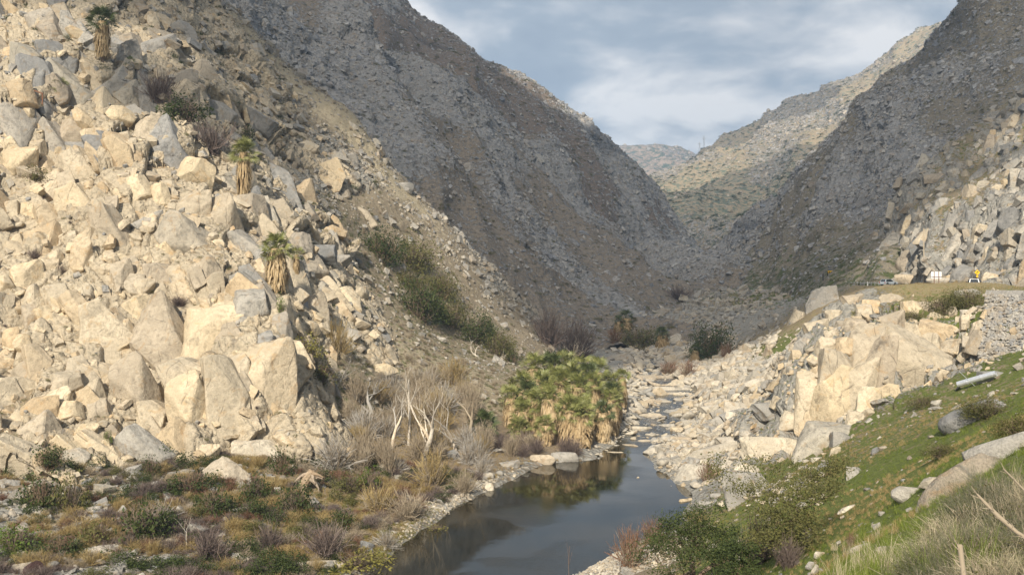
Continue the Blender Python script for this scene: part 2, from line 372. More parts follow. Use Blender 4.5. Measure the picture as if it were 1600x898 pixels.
sheet('far_hill', hillD_f, 0.03, 0.30, 0.0025, 2600, 4700, 90, mtn_disp((-.1, -.6, .7), 8, 91, 90, 0.3))
sheet('right_mountain', mtnF_f, 0.15, 0.60, 0.0018, 250, 760, 300, mtn_disp((-.6, -.4, .65), 4.5, 101, 55, 0.5))
def slopeG_z(x, y):
    z = slopeG_f(x, y); xr = np.interp(y, road_c[:, 1], road_c[:, 0]); lim = road_z(y) - .8 + np.maximum(0, x - xr - 4.6) * 2.2
    return np.where(y < 330, np.minimum(z, lim), z)
sheet('roadside_slope', slopeG_z, 0.27, 0.90, 0.0018, 70, 360, 330, mtn_disp((-.6, -.5, .6), 3.4, 111, 12, 0.3, 0.9))
# ------------------------------------------------------------------ materials
def new_mat(name):
    m = bpy.data.materials.new(name); m.use_nodes = True
    nt = m.node_tree; b = nt.nodes['Principled BSDF']; b.inputs['Specular IOR Level'].default_value = 0.2
    return m, nt, b
def geo_pos(nt): return N(nt, 'ShaderNodeNewGeometry').outputs['Position']
def bump(nt, b, h, dist, strength=1.0, prev=None):
    bp = nt.nodes.new('ShaderNodeBump'); bp.inputs['Strength'].default_value = strength; bp.inputs['Distance'].default_value = dist
    nt.links.new(h, bp.inputs['Height'])
    if prev is not None: nt.links.new(prev, bp.inputs['Normal'])
    nt.links.new(bp.outputs[0], b.inputs['Normal']); return bp.outputs[0]
def rock_color(nt, pos, light, mid, dark, stain, s=1.0, rnd_=True):
    warm = light[0] > light[2] * 1.45
    n1 = noise(nt, pos, 0.22 * s, 4, 0.6, 0.6); n2 = noise(nt, pos, 1.7 * s, 6, 0.65, 0.3); n3 = noise(nt, pos, 14 * s, 3, 0.6)
    c = ramp(nt, n2, [(0.26, dark), (0.40, mid), (0.52, light), (0.75, tuple(min(1, v * 1.12) for v in light))])
    c = mixc(nt, ramp(nt, n1, [(0.42, 0.0), (0.62, 0.8)]), c, mid)
    st = noise(nt, pos, 0.6 * s, 5, 0.6, 1.0)
    c = mixc(nt, ramp(nt, st, [(0.56, 0.0), (0.68, 0.75)]), c, stain)
    va = noise(nt, pos, 0.45 * s, 6, 0.7, 0.4)
    c = mixc(nt, ramp(nt, va, [(0.30, 0.6), (0.44, 0.0)]), c, tuple(v * .62 for v in dark))
    c = mixc(nt, 0.5, c, ramp(nt, n3, [(0.3, 0.55), (0.6, 1.25)]), 'MULTIPLY')
    if rnd_:
        oi = N(nt, 'ShaderNodeObjectInfo')
        c = mixc(nt, 1.0, c, ramp(nt, oi.outputs['Random'], [(0, (0.76, 0.74, 0.74) if warm else (0.66, 0.69, 0.75)), (0.22, (0.88, 0.87, 0.86)), (0.5, (1.0, 0.98, 0.95)), (0.72, (0.92, 0.82, 0.70)), (0.86, (1.08, 1.03, 0.93)), (1, (1.16, 1.13, 1.08))]), 'MULTIPLY')
    return c, n2, n3
ROCKS = {}
def rock_mat(name, light, mid, dark, stain, s=1.0, lich=0.0):
    m, nt, b = new_mat(name); pos = geo_pos(nt)
    c, n2, n3 = rock_color(nt, pos, light, mid, dark, stain, s)
    # hairline joints
    v = nt.nodes.new('ShaderNodeTexVoronoi'); v.feature = 'DISTANCE_TO_EDGE'; v.inputs['Scale'].default_value = 0.20 * s
    mp = N(nt, 'ShaderNodeMapping'); mp.inputs['Scale'].default_value = (1.3, 1, 0.45); mp.inputs['Rotation'].default_value = (0.3, 0.6, 0.2)
    wn = nt.nodes.new('ShaderNodeTexNoise'); wn.inputs['Scale'].default_value = 0.35 * s; wn.inputs['Detail'].default_value = 6
    nt.links.new(pos, wn.inputs['Vector']); add = N(nt, 'ShaderNodeVectorMath'); add.operation = 'ADD'
    nt.links.new(pos, add.inputs[0]); nt.links.new(wn.outputs['Color'], add.inputs[1]); nt.links.new(add.outputs[0], mp.inputs[0]); nt.links.new(mp.outputs[0], v.inputs['Vector'])
    cr = ramp(nt, v.outputs['Distance'], [(0.0, 0.0), (0.013, 1.0)])
    cr = mth(nt, 'MAXIMUM', cr, ramp(nt, noise(nt, pos, 0.5 * s, 2), [(.44, 0), (.52, 1)]))
    c = mixc(nt, mth(nt, 'MULTIPLY', mth(nt, 'SUBTRACT', 1.0, cr), 0.55), c, tuple(v_ * 0.35 for v_ in dark))
    if lich: c = mixc(nt, ramp(nt, noise(nt, pos, 3.1 * s, 4, .7), [(0.60, 0), (0.66, lich)]), c, (.16, .17, .15))
    nt.links.new(c, b.inputs['Base Color']); b.inputs['Roughness'].default_value = 0.88
    h = mth(nt, 'ADD', mth(nt, 'ADD', mth(nt, 'MULTIPLY', n2, 1.0), mth(nt, 'MULTIPLY', n3, 0.16)), mth(nt, 'MULTIPLY', cr, 0.16))
    bump(nt, b, h, 0.33 / s, 0.75)
    ROCKS[name] = m; return m
M_CREAM = rock_mat('cream_granite', (.54, .465, .345), (.42, .36, .265), (.22, .19, .145), (.45, .33, .195), 1.0, .3)
M_GREY = rock_mat('grey_granite', (.38, .355, .31), (.28, .265, .235), (.15, .145, .13), (.31, .24, .16), 1.0, .5)
M_WHITE = rock_mat('pale_river_stone', (.50, .455, .375), (.38, .345, .285), (.23, .21, .175), (.36, .28, .19), 1.0, .2)
M_SLATE = rock_mat('weathered_dark_granite', (.37, .37, .37), (.26, .26, .26), (.12, .12, .125), (.29, .245, .20), 0.5, .4)
M_FARROCK = rock_mat('far_pale_granite', (.46, .42, .36), (.34, .31, .27), (.20, .19, .17), (.36, .30, .22), 0.12, .1)
def terrain_mat(name, rock, soil, dry, green, s, rs=None, bs=1.0):
    """rock, bare soil, dry grass and green growth laid out by the sheet's own attributes"""
    m, nt, b = new_mat(name); pos = geo_pos(nt)
    c, n2, n3 = rock_color(nt, pos, *rock, s=rs or s, rnd_=False)
    def att(n): a = N(nt, 'ShaderNodeAttribute'); a.attribute_name = n; return a.outputs['Fac']
    g1 = noise(nt, pos, 0.9 * s, 5, 0.7); g2 = noise(nt, pos, 5.5 * s, 4, 0.7)
    so = mixc(nt, ramp(nt, g2, [(.35, 0), (.65, 1)]), soil, tuple(v * 1.5 for v in soil))
    so = mixc(nt, ramp(nt, mth(nt, 'ADD', att('dry'), mth(nt, 'MULTIPLY', mth(nt, 'SUBTRACT', g1, .5), 1.5)), [(.4, 0), (.62, 1)]), so,
              mixc(nt, ramp(nt, g2, [(.3, 0), (.7, 1)]), tuple(v * .7 for v in dry), tuple(v * 1.15 for v in dry)))
    so = mixc(nt, ramp(nt, mth(nt, 'ADD', att('green'), mth(nt, 'MULTIPLY', mth(nt, 'SUBTRACT', g1, .5), 1.7)), [(.42, 0), (.62, 1)]), so,
              mixc(nt, ramp(nt, g2, [(.3, 0), (.7, 1)]), tuple(v * .55 for v in green), tuple(v * 1.25 for v in green)))
    rk = ramp(nt, mth(nt, 'ADD', att('rock'), mth(nt, 'MULTIPLY', mth(nt, 'SUBTRACT', noise(nt, pos, 1.6 * s, 5, .7), .5), 1.6)), [(.42, 0), (.52, 1)])
    cc = mixc(nt, rk, so, c)
    nt.links.new(cc, b.inputs['Base Color']); b.inputs['Roughness'].default_value = 0.95
    v = nt.nodes.new('ShaderNodeTexVoronoi'); v.feature = 'F1'; v.inputs['Scale'].default_value = 1.5 * s
    nt.links.new(pos, v.inputs['Vector'])
    hb = mth(nt, 'ADD', mth(nt, 'MULTIPLY', mth(nt, 'SUBTRACT', 1, v.outputs['Distance']), rk), mth(nt, 'ADD', mth(nt, 'MULTIPLY', n2, .9), mth(nt, 'MULTIPLY', g2, .35)))
    bump(nt, b, hb, 0.42 / s * bs, 0.9)
    return m
CREAM = ((.48, .405, .29), (.375, .315, .225), (.21, .18, .14), (.38, .285, .175))
GREY = ((.34, .32, .275), (.255, .24, .205), (.14, .13, .115), (.28, .21, .14))
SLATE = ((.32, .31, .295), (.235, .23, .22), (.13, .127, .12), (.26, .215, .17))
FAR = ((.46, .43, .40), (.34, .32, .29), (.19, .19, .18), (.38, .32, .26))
soil = (.21, .155, .095); dryc = (.36, .27, .145); greenc = (.13, .155, .035)
T_VALLEY = terrain_mat('valley_ground', GREY, (.20, .155, .10), (.30, .24, .12), greenc, 1.0)
T_CLIFF = terrain_mat('cliff_ground', CREAM, (.26, .20, .13), (.30, .25, .15), (.12, .13, .04), 1.0)
T_SPUR = terrain_mat('spur_ground', GREY, (.21, .17, .115), (.44, .37, .25), (.12, .125, .045), 0.8)
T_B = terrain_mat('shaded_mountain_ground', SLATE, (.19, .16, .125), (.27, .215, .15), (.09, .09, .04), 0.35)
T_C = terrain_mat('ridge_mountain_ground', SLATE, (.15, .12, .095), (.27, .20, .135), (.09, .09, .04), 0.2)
T_E = terrain_mat('distant_mountain_ground', FAR, (.30, .235, .155), (.46, .38, .25), (.15, .18, .13), 0.12)  # growth tone paled and blued: haze and shade of this slope put into the colour
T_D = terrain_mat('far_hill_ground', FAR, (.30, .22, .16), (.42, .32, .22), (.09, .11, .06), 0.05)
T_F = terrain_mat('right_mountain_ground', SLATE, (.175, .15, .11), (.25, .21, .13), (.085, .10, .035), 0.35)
T_G = terrain_mat('roadside_ground', GREY, (.22, .17, .10), (.34, .29, .15), (.13, .14, .04), 0.9)

def px_of(P):  # picture column/row of ground spots, used only to read which survey zone a spot lies in
    return 800 + FPX * P[..., 0] / P[..., 1], HOR + FPX * (CAMZ - P[..., 2]) / P[..., 1]
def gb(P, x, y, rx, ry, z=None):
    return np.exp(-(((P[..., 0] - x) / rx) ** 2 + ((P[..., 1] - y) / ry) ** 2))
def zone(P, px, py, d, rx, ry): c = pt(px, py, d); return gb(P, c[0], c[1], rx, ry)
for nm, s in SHEETS.items():
    P = s.P; x, y, z = P[..., 0], P[..., 1], P[..., 2]; nz = s.N[..., 2]
    one = np.ones_like(x)
    if nm == 'valley_floor':
        w = s.w
        right = sstep(x - np.interp(y, [0, 40, 80, 110, 150, 200, 300, 700], [-12, 6, 10, 20, 30, 40, 52, 90]), -3, 6)
        green = .60 * right * sstep(y, 190, 120) + .35 * zone(P, 1350, 800, 45, 14, 22) + .5 * zone(P, 1520, 540, 120, 7, 18) + .75 * zone(P, 1225, 545, 205, 9, 34) \
            + .42 * zone(P, 1180, 470, 400, 24, 90) + .25 * zone(P, 1235, 660, 120, 4, 6)
        dry = .50 * right + .3 * zone(P, 1440, 470, 160, 14, 14) + .65 * gb(P, -25, 98, 16, 10) + .5 * gb(P, -14, 92, 8, 8)
        green = green + .28 * gb(P, -16, 90, 10, 6) + .35 * sstep(w, 5, 1) * (x < 0) * (y < 110)
        rock = s.rock * 1.05 + .55 * sstep(w, 9, 0) + .45 * sstep(y, 130, 200) * (1 - right) + .75 * sstep(y, 240, 300) * sstep(green, .35, .2) + .45 * sstep(y, 98, 88) * sstep(x, -12, -30) + .3 * sstep(x, -28, -40)
        at = dict(rock=rock, green=green, dry=dry); s.mat = T_VALLEY
    elif nm == 'left_cliff':
        at = dict(rock=1.0 - .85 * sstep(nz, .78, .93) + .1 * (s.rock - .5), green=.25 + .2 * sstep(y, 150, 185) * one, dry=.45 * one); s.mat = T_CLIFF
    elif nm == 'left_spur':
        # pale streak of dry grass running down the spur, brown soil beside it
        px, py = px_of(P)
        a = (np.array(pt(250, 10, 255)), np.array(pt(620, 300, 250)))
        dx, dy = a[1][0] - a[0][0], a[1][1] - a[0][1]
        t = ((x - a[0][0]) * dx + (y - a[0][1]) * dy) / (dx * dx + dy * dy)
        dd = np.abs((x - a[0][0]) * dy - (y - a[0][1]) * dx) / math.hypot(dx, dy)
        dist = np.hypot(x - (a[0][0] + np.clip(t, 0, 1) * dx), y - (a[0][1] + np.clip(t, 0, 1) * dy))
        dry = .36 + .5 * np.exp(-(dist / 9) ** 2) + .2 * gb(P, -14, 168, 18, 16)
        at = dict(rock=s.rock * (1 - .8 * np.exp(-(dist / 12) ** 2)), green=.42 * sstep(y, 250, 200), dry=dry); s.mat = T_SPUR
    elif nm in ('shaded_mountain', 'ridge_mountain'):
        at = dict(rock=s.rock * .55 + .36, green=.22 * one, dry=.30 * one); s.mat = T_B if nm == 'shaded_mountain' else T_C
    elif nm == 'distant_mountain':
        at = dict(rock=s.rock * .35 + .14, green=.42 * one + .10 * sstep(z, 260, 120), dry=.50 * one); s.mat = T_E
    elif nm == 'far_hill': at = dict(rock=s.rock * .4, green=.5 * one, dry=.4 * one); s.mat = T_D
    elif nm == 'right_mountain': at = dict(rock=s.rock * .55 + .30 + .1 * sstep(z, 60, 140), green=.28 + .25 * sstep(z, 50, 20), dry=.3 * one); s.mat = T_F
    else: at = dict(rock=s.rock * .55 + .35 + .4 * sstep(nz, .85, .6), green=.40 + .2 * fbm(x / 9, z / 5, 5, 2), dry=.30 * one); s.mat = T_G
    s.at = {k: np.clip(v * one, 0, 1.5) for k, v in at.items()}
    build_sheet(s, s.mat, s.at)

# ------------------------------------------------------------------ rock shapes
def link_mesh(name, me, mats=(), parent=None, **props):
    o = bpy.data.objects.new(name, me); C.objects.link(o)
    for m in mats: me.materials.append(m)
    if parent: o.parent = parent
    for k, v in props.items(): o[k] = v
    return o
def bm_to_mesh(bm, name, sharp=None, smooth=True):
    me = bpy.data.meshes.new(name); bm.to_mesh(me); bm.free()
    if smooth:
        me.polygons.foreach_set('use_smooth', [True] * len(me.polygons))
        if sharp: me.set_sharp_from_angle(angle=R(sharp))
    me.update(); return me
import bmesh
def rock_mesh(seed, cuts=9, rounded=0.0, detail=1, rough=0.03, flat=0.0, bev=0.05):
    r = random.Random(seed); bm = bmesh.new(); bmesh.ops.create_cube(bm, size=2.0)
    if flat == 0:
        for v in bm.verts: v.co = Vector((v.co.x * 1, v.co.y * 1, v.co.z * .9))
    for k in range(cuts):
        n = Vector((r.gauss(0, 1), r.gauss(0, 1), r.gauss(0, 1))).normalized()
        d = r.uniform(0.68, 1.02)
        g = list(bm.verts) + list(bm.edges) + list(bm.faces)
        res = bmesh.ops.bisect_plane(bm, geom=g, plane_co=n * d, plane_no=n, clear_outer=True)
        ed = [e for e in res['geom_cut'] if isinstance(e, bmesh.types.BMEdge)]
        if len(ed) > 2: bmesh.ops.contextual_create(bm, geom=ed)
    bmesh.ops.remove_doubles(bm, verts=bm.verts, dist=0.06)
    bmesh.ops.dissolve_limit(bm, angle_limit=R(6), verts=bm.verts, edges=bm.edges)
    if bev: bmesh.ops.bevel(bm, geom=list(bm.edges), offset=bev, segments=1, profile=.5, affect='EDGES', clamp_overlap=True)
    bmesh.ops.triangulate(bm, faces=bm.faces)
    for k in range(detail):
        long = [e for e in bm.edges if e.calc_length() > (0.5 if k == 0 else 0.28 if k == 1 else .15)]
        bmesh.ops.subdivide_edges(bm, edges=long, cuts=1, use_grid_fill=False)
        bmesh.ops.triangulate(bm, faces=[f for f in bm.faces if len(f.verts) > 3])
    if rounded:
        for k in range(int(rounded)): bmesh.ops.smooth_vert(bm, verts=bm.verts, factor=.5, use_axis_x=True, use_axis_y=True, use_axis_z=True)
        for v in bm.verts: v.co = v.co.lerp(v.co.normalized() * .92, .25)
    if rough:
        co = np.array([v.co[:] for v in bm.verts])
        h = fbm(co[:, 0] * 1.6 + co[:, 2] * .9, co[:, 1] * 1.6 - co[:, 2] * .7, seed, 3) * rough * 2.4 + fbm(co[:, 0] * 5 + co[:, 2] * 3, co[:, 1] * 5 - co[:, 2] * 2, seed + 3, 2) * rough
        for v, q in zip(bm.verts, h): v.co *= 1 + float(q)
    return bm_to_mesh(bm, 'rock_shape', sharp=32 if not rounded else 60)
BLOCKS = [rock_mesh(100 + i, cuts=r_, detail=2, rough=.03) for i, r_ in enumerate((7, 8, 9, 10, 8, 11, 9, 7, 12, 10))]
SMALLROCK = [rock_mesh(200 + i, cuts=r_, detail=0, rough=0.02, bev=0.0) for i, r_ in enumerate((5, 6, 7, 6, 8, 5, 7, 6))]
COBBLE = [rock_mesh(300 + i, cuts=9, detail=1, rounded=2, rough=0.03, bev=0) for i in range(6)]
BOULD = [rock_mesh(400 + i, cuts=12, detail=2, rounded=2, rough=0.035, bev=.08) for i in range(8)]
MEGA = [rock_mesh(500 + i, cuts=10 + i % 5, detail=3, rough=0.034, bev=.05) for i in range(10)]
_mc = {}
def with_mat(me, mat):
    k = (me.name, mat.name)
    if k not in _mc:
        c = me.copy(); c.materials.clear(); c.materials.append(mat); _mc[k] = c
    return _mc[k]
def gn_scatter(name, P, rot, scl, idx, meshes, mat, parent=None, kind='stuff', label=None, cat=None):
    """many small pieces nobody could count: points that each carry a piece"""
    me = bpy.data.meshes.new(name); n = len(P)
    me.vertices.add(n); me.vertices.foreach_set('co', np.asarray(P, np.float32).reshape(-1))
    for k, v in (('rot', rot), ('scl', scl)):
        a = me.attributes.new(k, 'FLOAT_VECTOR', 'POINT'); a.data.foreach_set('vector', np.asarray(v, np.float32).reshape(-1))
    a = me.attributes.new('idx', 'INT', 'POINT'); a.data.foreach_set('value', np.asarray(idx, np.int32))
    o = bpy.data.objects.new(name, me); C.objects.link(o)
    col = bpy.data.collections.new(name + '_shapes')
    for i, m in enumerate(meshes):
        q = bpy.data.objects.new('shape_%02d' % i, with_mat(m, mat) if mat else m); col.objects.link(q)
    g = bpy.data.node_groups.new(name, 'GeometryNodeTree'); g.is_modifier = True
    g.interface.new_socket('Geometry', in_out='INPUT', socket_type='NodeSocketGeometry'); g.interface.new_socket('Geometry', in_out='OUTPUT', socket_type='NodeSocketGeometry')
    gi = g.nodes.new('NodeGroupInput'); go = g.nodes.new('NodeGroupOutput'); iop = g.nodes.new('GeometryNodeInstanceOnPoints')
    ci = g.nodes.new('GeometryNodeCollectionInfo'); ci.inputs[0].default_value = col; ci.inputs['Separate Children'].default_value = True; ci.inputs['Reset Children'].default_value = True
    def na(nm, t):
        q = g.nodes.new('GeometryNodeInputNamedAttribute'); q.data_type = t; q.inputs[0].default_value = nm; return q.outputs[0]
    L = g.links.new
    L(gi.outputs[0], iop.inputs['Points']); L(ci.outputs[0], iop.inputs['Instance']); iop.inputs['Pick Instance'].default_value = True
    L(na('idx', 'INT'), iop.inputs['Instance Index'])
    er = g.nodes.new('FunctionNodeEulerToRotation'); L(na('rot', 'FLOAT_VECTOR'), er.inputs[0]); L(er.outputs[0], iop.inputs['Rotation'])
    L(na('scl', 'FLOAT_VECTOR'), iop.inputs['Scale']); L(iop.outputs[0], go.inputs[0])
    md = o.modifiers.new('pieces', 'NODES'); md.node_group = g
    o['kind'] = kind
    if parent: o.parent = parent
    if label: o['label'] = label; o['category'] = cat
    return o
def spots_on(s, n, weight, rg, keep=None):
    """random spots on a sheet, weighted; returns points and smooth normals"""
    P = s.P; a = np.linalg.norm(np.cross(P[1:, :-1] - P[:-1, :-1], P[:-1, 1:] - P[:-1, :-1]), axis=-1)
    w = a * weight[:-1, :-1]; w = w.reshape(-1).astype(float); w = np.clip(w, 0, None); w /= w.sum()
    k = rg.choice(len(w), n, p=w); nx = P.shape[1] - 1; i, j = k // nx, k % nx
    f = rg.random((n, 2))
    q = P[i, j] * ((1 - f[:, :1]) * (1 - f[:, 1:])) + P[i + 1, j] * (f[:, :1] * (1 - f[:, 1:])) + P[i, j + 1] * ((1 - f[:, :1]) * f[:, 1:]) + P[i + 1, j + 1] * (f[:, :1] * f[:, 1:])
    return q, s.n0[i, j], i, j
def align(nr, rg, spin=None, tilt=0.35):
    """euler angles that lay pieces on the slope, each turned and tipped a little"""
    out = np.zeros((len(nr), 3))
    for k, n in enumerate(nr):
        v = Vector(n) + Vector(rg.normal(0, tilt, 3)); 
        sp = rg.uniform(0, 6.28) if spin is None else spin + rg.normal(0, .35)
        b = Vector((0, 0, 1)) - v.normalized() * v.normalized().z
        if b.length < 1e-3: b = Vector((0, 1, 0))
        z = v.normalized(); b = (b - z * b.dot(z)).normalized(); a = b.cross(z)
        m = Matrix((a, b, z)).transposed() @ Matrix.Rotation(sp, 3, 'Z')
        out[k] = m.to_euler()
    return out
def rsizes(rg, n, lo, hi, p=2.4):
    """power law: many small, few large"""
    u = rg.random(n); return (lo ** (1 - p) + u * (hi ** (1 - p) - lo ** (1 - p))) ** (1 / (1 - p))
def scatter_rocks(nm, n, lo, hi, meshes, mat, weight, name='loose_stones', seed=1, sink=.25, p=2.4, spin=None, tilt=.35, flat=(.55, .95), lod=True, long=(0.9, 1.5)):
    s = SHEETS[nm]; rg = np.random.default_rng(seed)
    q, nr, i, j = spots_on(s, n, weight / (s.Y ** (1.0 if lod else 0)), rg)
    sz = rsizes(rg, n, lo, hi, p) * (q[:, 1] / np.median(q[:, 1]) if lod else 1)
    sc_ = np.stack([sz, sz * rg.uniform(*long, n), sz * rg.uniform(*flat, n)], 1) * .5
    q = q + nr * (sc_[:, 2:] * (1 - 2 * sink))
    return gn_scatter(name, q, align(nr, rg, spin, tilt), sc_, rg.integers(0, len(meshes), n), meshes, mat, parent=s.obj)
S = SHEETS
def W(nm, k='rock', a=.3, b=.8): return sstep(S[nm].at[k], a, b)
def wn(nm, sx, seed):  # patchiness
    s = S[nm]; return .35 + .65 * sstep(fbm(s.P[..., 0] / sx, s.P[..., 2] / sx, seed, 3), -.3, .2)
# mountainsides strewn with outcrops and blocks
for nm, mat, n, lo, hi, sd, p in (('shaded_mountain', M_SLATE, 44000, .42, 2.9, 21, 3.0), ('ridge_mountain', M_SLATE, 26000, .8, 4.2, 22, 3.2), ('right_mountain', M_SLATE, 44000, .42, 3.1, 23, 2.9),
                                  ('distant_mountain', M_FARROCK, 15000, 1.5, 6.5, 24, 3.8)):
    scatter_rocks(nm, n, lo, hi, SMALLROCK, mat, (.30 + W(nm)) * wn(nm, 40, sd), 'mountain_stones', sd, p=p, sink=.36, flat=(.4, .9))
scatter_rocks('far_hill', 900, 5, 14, SMALLROCK, M_FARROCK, np.ones_like(S['far_hill'].X), 'mountain_stones', 25, p=3, sink=.4)
# the spur and the cliff
scatter_rocks('left_spur', 24000, .26, 2.2, SMALLROCK, M_GREY, .5 + W('left_spur', a=.1, b=.5), 'spur_stones', 26, p=2.7)
scatter_rocks('left_cliff', 800, .8, 2.6, BLOCKS, M_CREAM, sstep(S['left_cliff'].Y, 185, 150) + .15, 'cliff_blocks', 127, p=2.6, long=(1.1, 1.9), sink=.30, flat=(.5, .9), spin=.5, tilt=.3)
scatter_rocks('left_cliff', 6500, .2, 1.3, SMALLROCK, M_CREAM, .05 + sstep(S['left_cliff'].N[..., 2], .6, .9), 'cliff_rubble', 27, p=2.5, long=(.9, 1.7), sink=.35, flat=(.35, .8))
scatter_rocks('left_cliff', 2600, .4, 2.2, SMALLROCK, M_GREY, .15 + sstep(S['left_cliff'].Y, 145, 175), 'cliff_rubble', 28, p=2.3)
scatter_rocks('roadside_slope', 6500, .4, 3.5, SMALLROCK, M_GREY, .5 + W('roadside_slope'), 'slope_rubble', 29, p=2.3, sink=.35)
# valley floor: talus, bars of river stones, gravel
V = S['valley_floor']; vx, vy, vz, vw = V.P[..., 0], V.P[..., 1], V.P[..., 2], V.w
g_ = V.at['green']; dry_bank = sstep(vw, 0.2, 1.5)
rightside = (vx > np.interp(vy, river_c[:, 1], river_c[:, 0])).astype(float)
wt = dry_bank * sstep(vw, 26, 8) * sstep(vy, 112, 135) * rightside * sstep(vy, 340, 250) * (1 - .93 * V.bluff) * (1 - .9 * zone(V.P, 1225, 545, 205, 9, 30))
vroad = sstep(road_dist(vx, vy), 4.2, 5.5)
scatter_rocks('valley_floor', 9000, .28, 2.6, COBBLE + SMALLROCK, M_WHITE, wt, 'bar_stones', 31, p=2.3, flat=(.4, .8), sink=.25)
wt = sstep(vw, -6, -1) * sstep(vw, 5, 1) * (sstep(vy, 132, 150) * .9 + .12 * (vy > 100))
scatter_rocks('valley_floor', 2500, .5, 3.0, COBBLE, M_WHITE, wt, 'stream_stones', 32, p=2.2, flat=(.35, .6), sink=.15)
wt = sstep(vw, 1, 4) * sstep(vy, 225, 290) * sstep(vz, 17, 12) * sstep(g_, .5, .3) * vroad
scatter_rocks('valley_floor', 14000, .55, 3.0, SMALLROCK, M_GREY, wt, 'talus_stones', 33, p=2.5, flat=(.45, .9))
wt = sstep(vw, 1, 4) * sstep(vy, 270, 330) * vroad * sstep(g_, .62, .42)
scatter_rocks('valley_floor', 12000, 1.1, 4.6, SMALLROCK, M_GREY, wt, 'talus_stones', 133, p=2.7, flat=(.45, .9))
wt = dry_bank * (1 - rightside) * sstep(vy, 150, 70) * (sstep(vx, -22, -36) * 1.2 + .10 + gb(V.P, -9, 103, 7, 6) * .6 + .5 * gb(V.P, -30, 112, 16, 8))
scatter_rocks('valley_floor', 4400, .16, 1.5, SMALLROCK + COBBLE, M_GREY, wt, 'bank_stones', 34, p=2.3, flat=(.4, .85))
wt = dry_bank * sstep(vw, 4.5, .5) * sstep(vy, 70, 86) * sstep(vy, 132, 112) * (gb(V.P, -5, 105, 7, 13) + .5 * gb(V.P, 7, 86, 5, 4) + .02) * (1 - rightside) + gb(V.P, 6.5, 86, 4.5, 4) * sstep(vw, -2, 0)
scatter_rocks('valley_floor', 6500, .10, .42, COBBLE, M_WHITE, wt, 'bank_gravel', 35, p=2.8, flat=(.4, .8), lod=False)
wt = rightside * sstep(vw, 2, 5) * sstep(vy, 150, 120) * (.25 + 1.2 * sstep(fbm(vx / 5, vy / 9, 71, 3), .12, .35)) * (vy > 18)
scatter_rocks('valley_floor', 1500, .10, .75, SMALLROCK, M_GREY, wt, 'slope_stones', 36, p=2.3, flat=(.35, .8))
wt = vroad * gb(V.P, 46, 124, 18, 16) * rightside + gb(V.P, 36, 160, 8, 30) * .6
scatter_rocks('valley_floor', 1300, .25, 1.6, SMALLROCK, M_CREAM, wt, 'bluff_rubble', 37, p=2.3)

# ------------------------------------------------------------------ single boulders
def rock_at(px, py, w, h, ang, meshes, mat, name='boulder', names=None, parent=True, depth=.75, sink=.12, k=None, yaw=22, label=None, group=None, pos=None):
    r = random.Random(int(px * 31 + py * 7))
    p, n, nm = hit(px, py, names)
    if p is None: return None
    d = p.y; sx, sz = .5 * w * d / FPX, .5 * h * d / FPX; sy = depth * min(sx, sz) 
    fwd = Vector((p.x, p.y, 0)).normalized(); rt = Vector((fwd.y, -fwd.x, 0)); up = Vector((0, 0, 1))
    # tip the upright axis back a little with the slope
    M = Matrix((rt, fwd, up)).transposed() @ Matrix.Rotation(R(-r.uniform(4, 22)), 3, 'X') @ Matrix.Rotation(R(-ang), 3, 'Y') @ Matrix.Rotation(R(r.uniform(-yaw, yaw)), 3, 'Z')
    me = with_mat(meshes[(k if k is not None else r.randrange(99)) % len(meshes)], mat)
    o = bpy.data.objects.new(name, me); C.objects.link(o)
    c = p - n * (sy * sink * 2) + Vector((0, sy * .3, 0))
    o.matrix_world = Matrix.LocRotScale(c, M.to_quaternion(), Vector((sx * 1.12, sy * 1.1, sz * 1.12)))
    if parent:
        o.parent = S[nm].obj
    if label: o['label'] = label; o['category'] = 'boulder'
    if group: o['group'] = group
    return o
cliff_list = [(175,560,85,185,36,0),(262,560,78,190,30,0),(290,640,66,105,22,0),(332,518,95,105,12,0),(422,610,84,150,6,0),(352,622,62,130,4,0),(208,615,66,110,34,0),(298,388,66,118,64,1),
 (18,545,30,64,14,0),(60,568,36,62,10,0),(132,502,40,105,34,0),(18,612,60,46,0,0),(22,262,58,62,0,0),(14,182,34,42,8,0),(300,272,56,54,-8,0),(232,215,46,62,20,0),(190,238,28,62,30,0),(152,240,34,80,30,0),
 (112,212,52,56,10,0),(300,325,52,48,0,0),(345,338,28,56,8,0),(125,408,34,72,8,0),(72,416,32,32,0,0),(60,332,44,28,0,0),(228,352,54,34,20,1),(166,138,78,34,40,1),(196,152,42,46,20,1),(110,55,30,84,24,1),
 (78,52,32,66,24,1),(240,76,60,40,10,1),(455,562,44,62,28,0),(492,492,44,62,18,0),(500,396,42,36,0,1),(466,386,40,42,0,1),(416,342,32,72,18,1),(396,322,28,60,12,1),(225,712,56,100,44,2),(356,752,46,86,48,2),
 (405,715,74,52,0,2),(318,712,42,34,0,0),(100,600,44,46,10,0),(106,645,42,34,0,0),(215,300,40,50,20,0),(250,310,30,46,10,0),(40,440,50,60,10,0),(190,440,36,66,12,0),(218,455,36,40,0,0),(90,470,34,60,20,0),
 (160,330,44,36,0,0),(30,150,40,50,10,0),(90,140,30,50,20,1),(230,160,34,60,20,1),(260,190,44,40,0,0),(330,230,40,60,20,1),(345,180,44,40,0,1),(200,95,34,60,16,1),(40,90,40,40,0,1),(280,130,44,40,0,1),
 (388,480,50,66,8,1),(420,480,34,80,20,1),(440,520,30,60,20,1),(380,450,40,50,20,1),(395,560,60,40,0,0),(150,650,36,60,14,0),(240,650,40,50,10,0),(60,640,50,40,0,0),(130,680,34,36,0,0),(175,715,30,34,0,0),(120,720,34,38,10,2)]
CM = [M_CREAM, M_GREY, M_WHITE]
